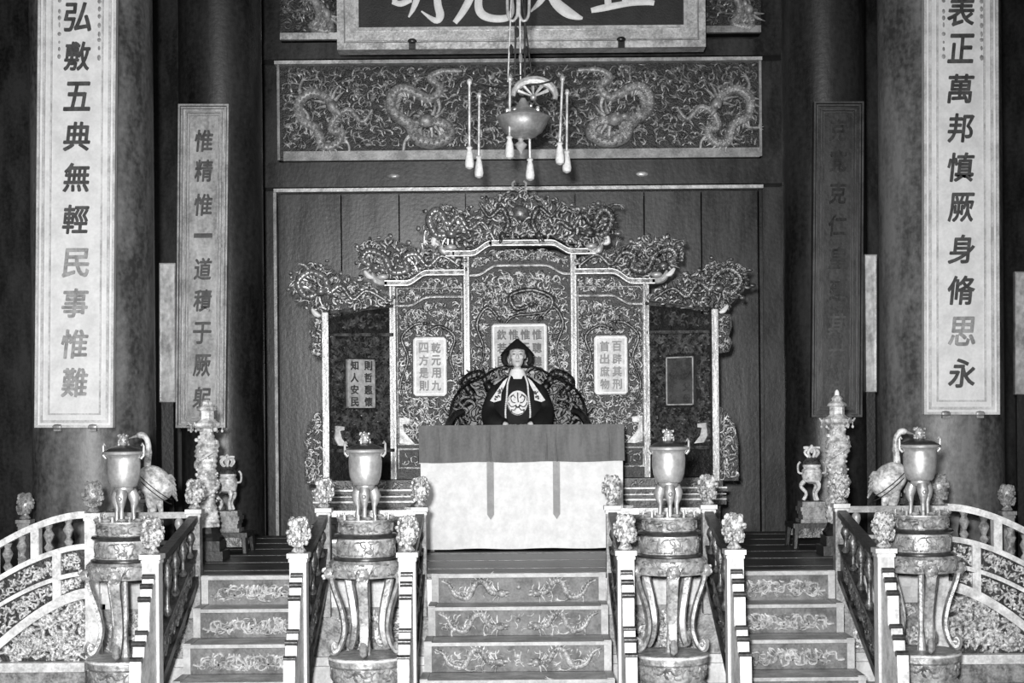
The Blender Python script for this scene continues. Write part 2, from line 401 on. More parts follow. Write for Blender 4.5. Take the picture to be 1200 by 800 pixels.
mb = MB(); mb.ell(P(600, 120, DW), (.07, .05, .07), 10, 6)
poly = [W2(334, 76), W2(890, 76), W2(890, 172), W2(334, 172)]
scrolls(mb, FRW, poly, 1500, .0135, .15, rng, steps=7)
mb.build('cloud_scrollwork', 'giltmid', fz, kind='stuff')
# small upper carved panels either side of the signboard
for (xa, xb, ya, nm) in ((332, 404, 44, 'left'), (826, 896, 40, 'right')):
    up = thing('upper_frieze', P((xa + xb) / 2, ya, DW), 'small carved dragon panel at the %s end of the great signboard' % nm, 'carving')
    m_ = MB(); rectpx(m_, xa, -70, xb, ya, DW, .2); m_.build('ground', 'ground', up, smooth=False)
    m_ = MB(); rectpx(m_, xa, ya - 8, xb, ya, DW - .04, .06); m_.build('lower_rail', 'boardframe' if nm == 'left' else 'greyrim', up, smooth=False)
    mb = MB(); cx = xa + 34
    dragon(mb, FRW, [W2(*p) for p in ((cx - 14, -50), (cx + 20, -35), (cx - 18, -12), (cx + 6, -2), (cx + 12, 20), (cx + 4, 30), (cx + 24, 34), (cx + 22, 18))], .04, rng, legs=False)
    mb.build('dragon', 'friezedragon', up)
    mb = MB(); scrolls(mb, FRW, [W2(xa + 2, -68), W2(xb - 2, -68), W2(xb - 2, ya - 9), W2(xa + 2, ya - 9)], 260, .0135, .15, rng, steps=7)
    mb.build('cloud_scrollwork', 'gilt', up, kind='stuff')

# ---------------------------------------------------------------- signboard
DS = 15.9
sb = thing('signboard', P(614, 56, DS), 'great dark signboard with large white characters hung high above the throne', 'signboard')
m_ = MB(); rectpx(m_, 404, -130, 826, 50, DS, .1); m_.build('field', 'boardfield', sb, smooth=False)
def frame_px(x0, y0, x1, y1, wd, D, th, m, parent, name):
    mb = MB()
    rectpx(mb, x0, y0, x1, y0 + wd, D, th); rectpx(mb, x0, y1 - wd, x1, y1, D, th)
    rectpx(mb, x0, y0 + wd, x0 + wd, y1 - wd, D, th); rectpx(mb, x1 - wd, y0 + wd, x1, y1 - wd, D, th)
    return mb.build(name, m, parent, smooth=False)
frame_px(399, -136, 831, 56.5, 8, DS - .14, .22, 'boardframe', sb, 'outer_frame')
frame_px(407, -128, 823, 48, 2, DS - .08, .1, 'greyrim', sb, 'frame_groove')
frame_px(409, -126, 821, 46, 14, DS - .1, .18, 'boardframe', sb, 'inner_frame')
frame_px(421, -114, 809, 34, 3.5, DS - .12, .1, 'rim', sb, 'inner_bead')
GL = {   # brush strokes: (x, y, half width)
 '明': [[(468, -68, 3), (467, -30, 3.5), (467, 4, 3)], [(468, -66, 3), (486, -69, 3.5), (485, -30, 3.5), (484, 2, 3)], [(469, -34, 2.6), (484, -36, 2.6)], [(464, 1, 2.5), (474, 3, 3.6), (485, -1, 3)],
  [(497, -78, 3), (497, -40, 4), (494, -8, 4), (489, 8, 3), (483, 19, 1)], [(498, -77, 3), (519, -81, 4), (518, -40, 4.2), (517, 0, 4.4), (520, 17, 4.8), (514, 23, 3.5), (498, 12, .8)], [(499, -52, 2.6), (516, -54, 2.6)], [(499, -27, 2.6), (516, -29, 2.6)]],
 '光': [[(573, -98, 3), (574, -74, 4), (573, -52, 3)], [(550, -86, 2), (557, -74, 3.6), (560, -64, 2)], [(598, -90, 2), (590, -76, 3.4), (583, -66, 1)], [(540, -44, 3), (570, -50, 4), (606, -53, 3.5)],
  [(566, -48, 3), (563, -22, 4), (554, 0, 4.5), (546, 14, 4), (537, 26, 3)], [(581, -50, 3), (570, -20, 4), (565, 2, 4.5), (568, 15, 5), (580, 21, 4.5), (597, 21, 4), (604, 14, 3), (605, -2, 1)]],
 '大': [[(618, -44, 3), (652, -50, 4.5), (692, -54, 3.5)], [(655, -96, 3), (655, -60, 5), (650, -28, 5), (640, -2, 4), (626, 14, 1)], [(652, -44, 3), (649, -16, 5), (655, 2, 6), (668, 14, 6.5), (680, 20, 4), (687, 22, 1.5)]],
 '正': [[(704, -76, 3.5), (735, -80, 4), (768, -81, 3.5)], [(738, -78, 4), (737, -40, 4.5), (738, 6, 4.5)], [(740, -38, 3), (764, -41, 3.4)], [(716, -44, 3.4), (716, -20, 4), (717, 6, 4)], [(697, 13, 3), (712, 10, 4), (740, 5, 3.6), (760, 3, 4.4), (771, 5, 3)]]}
for ch, strokes in GL.items():
    mb = MB(); fr = frame_at((0, DS, 0))
    for st_ in strokes:
        q = catmull(st_, 5); mb.half([W2(x, y, DS) for x, y, w in q], [max(.5, w) * DS / F for x, y, w in q], fr, 0.0, 5, .3)
    mb.build('character', 'white', sb)
for px in (487, 732):
    MB().box(P(px, 51, DS - .16), (.07, .05, .1)).ell(P(px, 47, DS - .18), (.05, .03, .03)).build('hook', 'bronzedark', sb)

LEVEL = False
# ---------------------------------------------------------------- columns
def column(px, D, r, m, label):
    c = P(px, 400, D); c.z = 0
    o = thing('column', c, label, 'column')
    MB().lathe([(r, .35), (r, CEIL)], c, 48).build('shaft', m, o)
    MB().lathe([(r * 1.25, 0), (r * 1.25, .08), (r * 1.2, .22), (r * 1.04, .32), (r * 1.0, .36)], c, 40).build('base', 'stoneb', o)
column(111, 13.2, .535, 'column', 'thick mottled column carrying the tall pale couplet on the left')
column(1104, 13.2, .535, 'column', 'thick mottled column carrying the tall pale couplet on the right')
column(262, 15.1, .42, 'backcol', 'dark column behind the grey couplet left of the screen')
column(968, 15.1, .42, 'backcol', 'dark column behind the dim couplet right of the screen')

# ---------------------------------------------------------------- couplets
def couplet(corners, D, text, ys, cx, cw, chh, mf, mr, inks, label, insets, marks=False, hooks=True, th=.05):
    tl, tr, bl, br = corners
    def Q(u, v, w=0):        # u 0..1 across, v in pixels down the photo
        def lx(a, b): return a[0] + (b[0] - a[0]) * ((v - a[1]) / (b[1] - a[1]))
        x = lx(tl, bl) * (1 - u) + lx(tr, br) * u
        return P(x, v, D) + Vector((0, -w, 0))
    yt = tl[1]; yb = (bl[1] + br[1]) / 2
    o = thing('couplet_board', Q(.5, yb), label, 'inscription')
    mb = MB(); mb.quadbox(Q(0, yb), Q(1, yb), Q(1, yt), Q(0, yt), Vector((0, th, 0))); mb.build('board', mf, o, smooth=False)
    wpx = tr[0] - tl[0]
    for (a, b, w) in insets:           # raised rims, pixels from the edge
        mb = MB(); ua, ub = a / wpx, b / wpx
        yy0, yy1 = yt + a, yb - a
        for (p, q) in ((ua, ub), (1 - ub, 1 - ua)):
            mb.quadbox(Q(p, yy1, w), Q(q, yy1, w), Q(q, yy0, w), Q(p, yy0, w), Vector((0, w + .002, 0)))
        for (p, q) in ((yy0, yy0 + (b - a)), (yy1 - (b - a), yy1)):
            mb.quadbox(Q(ub, q, w), Q(1 - ub, q, w), Q(1 - ub, p, w), Q(ub, p, w), Vector((0, w + .002, 0)))
        mb.build('rim', mr, o, smooth=False)
    for i, (ch, y) in enumerate(zip(text, ys)):
        char(ch, Q(cx, y, .006), cw * D / F, chh * D / F, inks[i], o, bold=.003, shear=.12, thick=.022)
    if marks:
        rg = random.Random(3); mb = MB()
        for k in range(9):
            for u in (.27, .78):
                p = Q(u, -6 + 9 * k + rg.uniform(-2, 2), .004); mb.ell(p, (rg.uniform(.008, .018), .004, rg.uniform(.012, .026)), 6, 4)
        mb.build('border_pattern', 'paleink', o)
    if hooks:
        for u in (.29, .74):
            MB().ell(Q(u, yb - 1, .01), (.05, .03, .025), 8, 5).box(Q(u, yb + 2, .0), (.06, .04, .03)).build('hook', 'greyrim', o)
    return o
couplet(((47, -90), (138.5, -90), (42, 502), (134, 500)), 12.62, '弘敷五典無輕民事惟難', (20, 66, 113, 160, 208, 257, 308, 355, 403, 448), .5, 31, 33,
        'paper', 'paperrim', ['ink'] * 6 + ['paleink'] * 4, 'tall pale couplet on the left column, its lower characters paled by painted glare', ((0, 3, .02), (6, 9, .015), (15, 17, .012)), True)
couplet(((1083, -90), (1169.5, -90), (1083, 486), (1172, 485)), 12.62, '表正萬邦慎厥身脩思永', (14, 57, 104, 150, 196, 243, 292, 340, 388, 437), .5, 31, 33,
        'paper', 'paperrim', ['ink'] * 8 + ['paleink', 'ink'], 'tall pale couplet on the right column with dark characters', ((0, 3, .02), (6, 9, .015), (15, 17, .012)), True)
couplet(((211, 123), (270, 123), (208, 502), (266, 500)), 14.62, '惟精惟一道積于厥躬', (165, 200, 240, 276, 315, 352, 390, 428, 466), .5, 21, 25,
        'greyboard', 'greyrim', ['ink'] * 9, 'narrower grey couplet left of the screen behind the enamel pillar', ((0, 2, .05), (3, 5, .04), (8, 10, .03), (11.5, 13, .02)))
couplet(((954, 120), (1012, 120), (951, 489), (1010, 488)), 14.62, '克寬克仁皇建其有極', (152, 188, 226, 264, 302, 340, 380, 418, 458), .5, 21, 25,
        'dimboard', 'dimrim', ['panel'] * 6 + ['ink'] * 3, 'dim dark couplet right of the screen, barely legible', ((0, 2, .05), (3, 5, .04), (8, 10, .03), (11.5, 13, .02)))  # upper characters near the board tone, part of the painted dimness

# ---------------------------------------------------------------- narrow mirrors on the rear wall
for (x0, x1, y0, y1, lb) in ((187.5, 206.5, 308, 471, 'narrow bright mirror panel beside the grey left couplet'),
                             (1010.5, 1028.5, 298, 459, 'narrow bright mirror panel beside the dim right couplet'),
                             (1190, 1209, 318, 462, 'narrow mirror panel at the far right edge')):
    D = 14.9; p = P((x0 + x1) / 2, y1, D); o = thing('wall_mirror', p, lb, 'mirror')
    m_ = MB(); rectpx(m_, x0, y0, x1, y1, D, .03); m_.build('glass', 'mirror', o, smooth=False)
    frame_px(x0, y0, x1, y1, 1.2, D - .015, .05, 'greyrim', o, 'frame')
    # slender stand carrying the mirror
    MB().b2(p.x - .06, p.x + .06, D, D + .05, 0, p.z).box((p.x, D + .02, .03), (.3, .3, .06)).build('stand', 'lacquer', o, smooth=False)

# ================================================================= PLATFORM
PZ = .8; PY0 = 10.6; PX0, PX1 = -3.07, 3.10
pf = thing('throne_platform', (0, PY0, 0), 'raised carved platform with dark floorboards under the throne', 'platform')
MB().b2(PX0 + .06, PX1 - .06, PY0 + .08, 14.62, 0, PZ - .04).build('core', 'stoneb', pf, smooth=False)
mb = MB()
for z0, z1, out in ((0, .14, .04), (.14, .2, -.0), (.56, .6, -.0), (.6, .68, .02), (.68, .76, .045)):
    mb.b2(PX0 - out + .03, PX1 + out - .03, PY0 - out + .04, PY0 + .15, z0, z1)
    for sx, X in ((-1, PX0), (1, PX1)):
        mb.b2(X + sx * (out - .03), X - sx * .1, PY0 + .04, 14.62, z0, z1)
mb.build('moulding', 'postgrey', pf, smooth=False)
rg = random.Random(9); FRP = frame_at((0, PY0 + .08, 0))
for (xa, xb) in ((-2.98, -2.4), (-1.3, -.76), (.76, 1.3), (2.42, 3.0)):
    mb = MB(); scrolls(mb, FRP, [(xa, .22), (xb, .22), (xb, .54), (xa, .54)], 80, .014, .14, rg); mb.build('relief', 'midstone', pf, kind='stuff')
for k in range(12):
    y = PY0 + .02 + k * .335
    MB().b2(PX0 + .03, PX1 - .03, y + .004, y + .331, PZ - .04, PZ + (.004 if k % 2 else 0)).build('floor_board', 'board', pf, smooth=False)

# ---------------------------------------------------------------- stairs
def steps(x0, x1, name_label, kind, flare=(0, 0)):
    st = thing('stair', ((x0 + x1) / 2, PY0 - 1, 0), name_label, 'stairs', 'front stairs of the platform')
    rg = random.Random(int((x0 + 5) * 100))
    for k in range(0, 4):
        z1 = PZ - .2 * k; z0 = z1 - .2; yf = PY0 - .32 * k - (.05 if k == 0 else 0); yb = yf + (.32 if k else .1)
        xa = x0 + flare[0] * k; xb = x1 + flare[1] * k
        s_ = MB().b2(xa, xb, yf - .02, yb - .02, z0 if k < 3 else 0, z1 - .02).build('step', 'stair', st, smooth=False)
        MB().b2(xa, xb, yf - .035, yb - .037, z1 - .02, z1 + (.006 if k == 0 else 0)).build('tread', 'tread', s_, smooth=False)
        MB().b2(xa, xb, yf - .046, yf - .0355, z1 - .022, z1 + .002).build('nosing', 'edge', s_, smooth=False)
        for X, sg in ((xa, 1), (xb, -1)):
            MB().b2(X, X + sg * .05, yf - .036, yf - .0205, z0 + .002, z1 - .022).b2(X - .001, X + sg * .05, yf - .03, yb - .06, z1 + .001, z1 + .008).build('edge_strip', 'edge', s_, smooth=False)
        fr = frame_at((0, yf - .02, 0)); mb = MB()
        c = (xa + xb) / 2; zc = z0 + .095; hw = (xb - xa) / 2 - .07
        if kind == 'dragons':
            for sg in (-1, 1):
                pts = [(-1.0, .06), (-.9, .03), (-.82, -.04), (-.66, -.06), (-.56, .04), (-.45, .05), (-.36, -.02), (-.25, -.03)]
                dragon(mb, fr, [(c + sg * (-a) * hw * -1, zc + b) for a, b in pts], .0195, rg, sg)
            mb.ell((c, yf - .02, zc + .01), (.018, .012, .018), 8, 5)
            scrolls(mb, fr, [(c - hw, zc - .07), (c + hw, zc - .07), (c + hw, zc + .06), (c - hw, zc + .06)], 10 + 22 * k, .005, .08, rg)
        else:
            scrolls(mb, fr, [(c - hw, zc - .075), (c + hw, zc - .075), (c + hw * .9, zc + .0), (c + hw * .6, zc + .05), (c - hw * .6, zc + .05), (c - hw * .9, zc)], 75, .0085, .11, rg)
            for j in range(4):
                xx = c + hw * (-.75 + .5 * j)
                mb.half(catmull([(xx - .09, zc - .03), (xx - .04, zc - .04), (xx - .03, zc + .01), (xx + .03, zc + .02), (xx + .04, zc - .03), (xx + .09, zc - .03)], 4), [.011] * 21, fr)
        mb.build('riser_relief', 'riserdragon', s_)
    return st
steps(-.607, .634, 'wide middle stair with dragon risers below the cloth-covered desk', 'dragons', (-.01, .0))
steps(-2.25, -1.44, 'left-hand front stair with scroll-carved risers', 'scroll')
steps(1.44, 2.27, 'right-hand front stair with scroll-carved risers', 'scroll')

# ---------------------------------------------------------------- balustrades
def finial_mesh():
    mb = MB(); rg = random.Random(4)
    mb.lathe([(.034, 0), (.05, .012), (.034, .03), (.03, .045), (.05, .06), (.066, .10), (.062, .15), (.04, .185), (.01, .2)], (0, 0, 0), 14)
    for i in range(95):
        z = rg.uniform(.05, .195); a = rg.uniform(0, 2 * pi)
        r = .067 * sqrt(max(.05, 1 - ((z - .118) / .088) ** 2)); s_ = rg.uniform(.009, .018); r *= rg.uniform(.95, 1.1)
        mb.ell((r * cos(a), r * sin(a), z), (s_, s_, s_ * rg.uniform(.6, 1.3)), 6, 4)
    for k in range(5):
        a = k * 1.3
        mb.tube([(.05 * cos(a + t), .05 * sin(a + t), .06 + .12 * t / 2) for t in (0, .5, 1, 1.5, 2)], [.012, .015, .014, .011, .006], 5)
    return mb
FIN = finial_mesh().build('finial', 'midstone', None); fin_me = FIN.data; bpy.data.objects.remove(FIN)
fin_me2 = fin_me.copy(); fin_me2.materials.clear(); fin_me2.materials.append(M['standstone'])
def finial(parent, x, y, z, dark=False, s=1.0, rz=0):
    o = bpy.data.objects.new('carved_finial', fin_me2 if dark else fin_me); COL.objects.link(o); o.parent = parent
    o.location = Vector((x, y, z)) - WL[parent.name]; o.scale = (s * .95, s * .95, s * 1.12); o.rotation_euler.z = rz; WL[o.name] = WL[parent.name]
    return o
def newel(parent, x, y, z0, z1, w=.1, dark=False, mt='stone', cap=None):
    p = MB().box((x, y, (z0 + z1) / 2 - .02), (w, w, z1 - z0 - .04)).build('newel_post', mt, parent, smooth=False)
    MB().box((x, y, z1 - .025), (w + .03, w + .03, .03)).box((x, y, z1 - .055), (w + .012, w + .012, .02)).build('cap', cap or mt, p, smooth=False)
    finial(p, x, y, z1 - .012, dark, 1.0 + (w - .1) * 3, (x * 7) % 6)
    return p
def rail_run(parent, a, b, z0, z1, mt, n, th=.06, panels=True):
    a = Vector(a); b = Vector(b); d = (b - a); L_ = d.length; rz = math.atan2(d.y, d.x); mid = (a + b) / 2
    MB().box((mid.x, mid.y, z1 - .02), (L_, th, .035), rz).box((mid.x, mid.y, z1 + .001), (L_, th * .6, .012), rz).build('handrail', mt, parent, smooth=False)
    h = z1 - z0
    MB().box((mid.x, mid.y, z0 + h * .02 + .015), (L_, th, .03), rz).box((mid.x, mid.y, z0 + h * .52), (L_, th * .9, .025), rz).build('lower_rail', mt, parent, smooth=False)
    bd = MB().box((mid.x, mid.y, z0 + h * .27), (L_, th * .4, h * .44), rz).build('carved_panel', 'darkrail', parent, smooth=False)
    rg = random.Random(int(L_ * 1000)); mb = MB()
    for sgn in (1, -1):
        U = d.normalized() * sgn; N = Vector((U.y, -U.x, 0)); fr = (mid + N * th * .2, U, Vector((0, 0, 1)), N)
        scrolls(mb, fr, [(-L_ / 2 + .03, z0 + .05), (L_ / 2 - .03, z0 + .05), (L_ / 2 - .03, z0 + h * .46), (-L_ / 2 + .03, z0 + h * .46)], int(36 * L_ / .7), .011, .12, rg)
    mb.build('relief', 'darkrail' if mt == 'darkrail' else 'stoneb', bd)
    for i in range(n):
        p = a + d * ((i + .5) / n); hh = h * .46; zb = z0 + h * .53
        MB().lathe([(.018, 0), (.03, .1 * hh), (.016, .2 * hh), (.014, .35 * hh), (.034, .6 * hh), (.03, .75 * hh), (.015, .85 * hh), (.03, .93 * hh), (.03, hh * .99)], (p.x, p.y, zb), 10).build('vase_baluster', mt, parent)

NZ, FZ = 1.07, 1.29; NY = 9.35
def flank(x, label, full=True):
    o = thing('stair_balustrade', (x, NY, 0), label, 'balustrade', 'balustrades flanking the front stairs')
    newel(o, x, PY0, PZ - .3, FZ, .088, mt='stoneb', cap='postgrey'); newel(o, x, NY, 0, NZ, .105, mt='postgrey', cap='stone')
    # sloping stringer and rails between the two posts
    a = Vector((x, PY0 - .045, 0)); b = Vector((x, NY + .055, 0)); L_ = (a - b).length
    mb = MB()
    def sl(za, zb, h, w):
        mb.quadbox(Vector((x - w, b.y, zb)), Vector((x + w, b.y, zb)), Vector((x + w, a.y, za)), Vector((x - w, a.y, za)), Vector((0, 0, h)))
    sl(FZ - .1, NZ - .11, .045, .032); mb.build('handrail', 'darkrail', o, smooth=False)
    mb = MB(); sl(PZ + .16, .44, .03, .028); sl(PZ - .06, .18, .06, .035); mb.build('lower_rail', 'darkrail', o, smooth=False)
    mb = MB(); mb.quadbox(Vector((x - .012, b.y, .2)), Vector((x - .012, a.y, PZ - .02)), Vector((x - .012, a.y, PZ + .18)), Vector((x - .012, b.y, .46)), Vector((.024, 0, 0)))
    bd = mb.build('carved_panel', 'darkrail', o, smooth=False)
    rg = random.Random(int(abs(x) * 100)); mb = MB()
    for sg in (1, -1):
        fr = (Vector((x + sg * .012, 0, 0)), Vector((0, 1, 0)), Vector((0, 0, 1)), Vector((sg, 0, 0)))
        scrolls(mb, fr, [(b.y + .03, .24), (a.y - .03, PZ + .0), (a.y - .03, PZ + .16), (b.y + .03, .43)], 60, .011, .13, rg)
    mb.build('relief', 'giltdark', bd)
    for i in range(5):
        t = (i + .5) / 5; y = b.y + (a.y - b.y) * t; zl = .46 + (PZ + .19 - .46) * t; zh = NZ - .11 + (FZ - NZ + .01) * t
        hh = zh - zl
        MB().lathe([(.018, 0), (.03, .08 * hh), (.014, .18 * hh), (.014, .4 * hh), (.034, .62 * hh), (.028, .75 * hh), (.014, .84 * hh), (.03, .92 * hh), (.03, hh * .99)], (x, y, zl), 10).build('vase_baluster', 'giltdark', o)
    # stepped scroll slab in front of the near post
    prof = [(0, 0), (0, .93), (-.05, .93), (-.06, .875), (-.10, .875), (-.115, .80), (-.16, .80), (-.175, .60), (-.24, .60), (-.255, .545), (-.29, .54), (-.31, .46), (-.38, .455), (-.40, .24), (-.47, .235), (-.49, .1), (-.56, .09), (-.58, 0)]
    mb = MB(); mb.prism(prof, (x - .035, NY - .054, 0), (0, 1, 0), (0, 0, 1), (1, 0, 0), 0, .07); mb.build('stepped_slab', 'stone', o, smooth=False)
    mb = MB()
    for (ya, yb, z) in ((-.055, -.0, .93), (-.11, -.062, .877), (-.17, -.118, .802), (-.25, -.18, .602), (-.30, -.26, .545), (-.39, -.315, .458), (-.48, -.405, .238)):
        MB().tube([(x - .038, NY - .054 + (ya + yb) / 2 - .012, z - .005), (x + .038, NY - .054 + (ya + yb) / 2 - .012, z - .005)], .019, 10).build('scroll_roll', 'bronzedark', o)
    return o
for x, lb in ((-2.31, 'outer balustrade of the left front stair'), (-1.38, 'balustrade between the left front stair and a censer'),
              (-.69, 'balustrade along the left side of the middle stair'), (.69, 'balustrade along the right side of the middle stair'),
              (1.38, 'balustrade between a censer and the right front stair'), (2.33, 'outer balustrade of the right front stair')):
    flank(x, lb)
for (xa, xb, lb) in ((-2.98, -2.36, 'short front railing behind the leftmost censer'), (-1.33, -.74, 'short front railing behind the censer left of the middle stair'),
                     (.74, 1.33, 'short front railing behind the censer right of the middle stair'), (2.38, 3.01, 'short front railing behind the rightmost censer')):
    o = thing('front_railing', ((xa + xb) / 2, PY0 + .06, PZ), lb, 'railing', 'short front railings of the platform')
    rail_run(o, (xa, PY0 + .06, 0), (xb, PY0 + .06, 0), PZ + .005, FZ - .04, 'greyrim', 4)

# curved side-stair balustrades
def curve_rail(sg):
    D = PY0; s = D / F; X0 = 3.03
    nm = 'left' if sg < 0 else 'right'
    o = thing('side_balustrade', (sg * (X0 + .5), D, 0), 'curved pale stone balustrade sweeping down to the %s of the platform' % nm, 'balustrade')
    newel(o, sg * (X0 + .01), D, PZ - .6, 1.27, .1, True)
    H0 = EYE + 505 * s
    def zz(y): return H0 - y * s
    def rail(t): return zz(594 + 37 * t ** 1.7)
    def strg(t): return max(zz(684 + 62 * t ** 1.5), .19)
    N = 22; T = 1.5; W = 105 * s
    def X(t): return sg * (X0 + .06 + t * W)
    def band(f, h, th, t0=0.0, t1=T, n=N):
        mb = MB()
        for k in range(n):
            ta = t0 + (t1 - t0) * k / n; tb = t0 + (t1 - t0) * (k + 1) / n
            a, b = Vector((X(ta), D - th / 2, f(ta) - h)), Vector((X(tb), D - th / 2, f(tb) - h))
            mb.quadbox(a, b, b + Vector((0, 0, h)), a + Vector((0, 0, h)), Vector((0, th, 0)))
        return mb
    ld = 'stone'
    band(rail, .05, .09).build('handrail', ld, o)
    f2 = lambda t: rail(t) - (38 + 2 * t) * s
    f3 = lambda t: rail(t) - (70 + 2 * t) * s
    band(f2, .04, .08).build('middle_rail', ld, o); band(f3, .032, .08).build('middle_rail', ld, o)
    band(strg, .075, .11, 0, 1.08).build('stringer', ld, o)
    # recessed panels with scroll relief
    mb = MB(); rl = MB(); rg = random.Random(31 + sg); fr = frame_at((0, D - .012, 0))
    for k in range(N):
        ta = T * k / N; tb = T * (k + 1) / N
        a, b = X(ta), X(tb)
        mb.quadbox(Vector((a, D - .012, max(.19, strg(ta) - .05))), Vector((b, D - .012, max(.19, strg(tb) - .05))), Vector((b, D - .012, f2(tb) - .02)), Vector((a, D - .012, f2(ta) - .02)), Vector((0, .03, 0)))
    mb.build('carved_panel', 'darkrail', o)
    for fa, fb, ins in ((lambda t: f2(t) - .05, lambda t: f3(t) + .01, 0), (lambda t: f3(t) - .04, lambda t: strg(t) + .01, 0)):
        for t0, t1 in ((.06, .3), (.36, 1.0), (1.06, 1.45)):
            ts = [t0 + (t1 - t0) * i / 8 for i in range(9)]
            poly = [(X(t), fa(t)) for t in ts] + [(X(t), fb(t)) for t in reversed(ts)]
            scrolls(rl, fr, poly, int(110 * (t1 - t0)) + 10, .007, .08, rg)
    rl.build('scroll_relief', 'midstone', o, kind='stuff')
    # triangular side panel
    ts = [1.04 * i / 12 for i in range(13)]
    poly = [(X(t), max(strg(t) - .07, .2)) for t in ts] + [(X(1.04), .195), (X(0), .195)]
    mb = MB(); mb.prism(poly, (0, D, 0), (1, 0, 0), (0, 0, 1), (0, 1, 0), 0.0, .12); tp = mb.build('side_panel', 'darkrail', o, smooth=False)
    mb = MB(); scrolls(mb, frame_at((0, D, 0)), poly, 150, .0125, .15, rg)
    for q in range(3):
        cx = X(.12 + .26 * q); dragon(mb, frame_at((0, D, 0)), [(cx - sg * .12, .27), (cx - sg * .05, .36), (cx, .3), (cx + sg * .07, .35), (cx + sg * .1, .27)], .014, rg, 1, False)
    mb.build('scroll_relief', 'midstone', tp, kind='stuff')
    mb = MB(); mb.b2(X(0), X(T), D - .08, D + .1, .13, .195); mb.build('base_rail', ld, o, smooth=False)
    MB().b2(X(-.02), X(T), D - .1, D + .1, 0, .13).build('plinth', 'stoneb', o, smooth=False)
    # posts
    for tp_, za, zb in ((.56, f2, rail), (.32, f3, f2), (1.03, f2, rail), (1.03, f3, f2), (.32, strg, f3), (1.03, strg, f3)):
        x = X(tp_); MB().b2(x - .03, x + .03, D - .038, D + .038, za(tp_) - .02, zb(tp_) - .03).build('post', ld, o, smooth=False)
    for t in (.2, .42, .72, .88, 1.2, 1.35):
        zl, zh = f2(t), rail(t) - .04; hh = zh - zl
        MB().lathe([(.02, 0), (.035, .15 * hh), (.016, .3 * hh), (.04, .6 * hh), (.02, .8 * hh), (.034, .97 * hh)], (X(t), D, zl), 10).build('vase_baluster', 'standstone', o)
    newel(o, X(T) + sg * .05, D, 0, .95, .1)
    # side steps behind it, going down outwards
    st = thing('side_stair', (sg * (X0 + .6), D + .8, 0), 'short stair going down to the %s behind the curved balustrade' % nm, 'stairs')
    for k in range(3):
        xa = sg * (X0 + .08 + .3 * k); MB().b2(xa, xa + sg * .3, D + .14, D + 1.4, 0, PZ - .2 * (k + 1)).build('step', 'stair', st, smooth=False)
    # far rail of the side stair
    fo = thing('side_railing', (sg * (X0 + .3), D + 1.5, 0), 'dark far railing of the side stair on the %s with a small finial post' % nm, 'railing')
    y = D + 1.5
    newel(fo, sg * (X0 + 1.0), y, 0, 1.14, .09, True, 'greyrim')
    newel(fo, sg * (X0 + .06), y, PZ, 1.3, .09, True, 'greyrim')
    mb = MB(); a = Vector((sg * (X0 + .1), y - .03, 1.2)); b = Vector((sg * (X0 + .95), y - .03, 1.02))
    mb.quadbox(a, b, b + Vector((0, 0, .05)), a + Vector((0, 0, .05)), Vector((0, .06, 0)))
    a.z -= .35; b.z -= .35; mb.quadbox(a, b, b + Vector((0, 0, .04)), a + Vector((0, 0, .04)), Vector((0, .06, 0))); mb.build('handrail', 'darkrail', fo, smooth=False)
    for i in range(4):
        t = (i + .5) / 4; x = a.x + (b.x - a.x) * t; z = a.z + (b.z - a.z) * t
        MB().lathe([(.03, 0), (.02, .1), (.04, .2), (.02, .3), (.03, .36)], (x, y, z + .03), 8).build('vase_baluster', 'darkrail', fo)
curve_rail(-1); curve_rail(1)

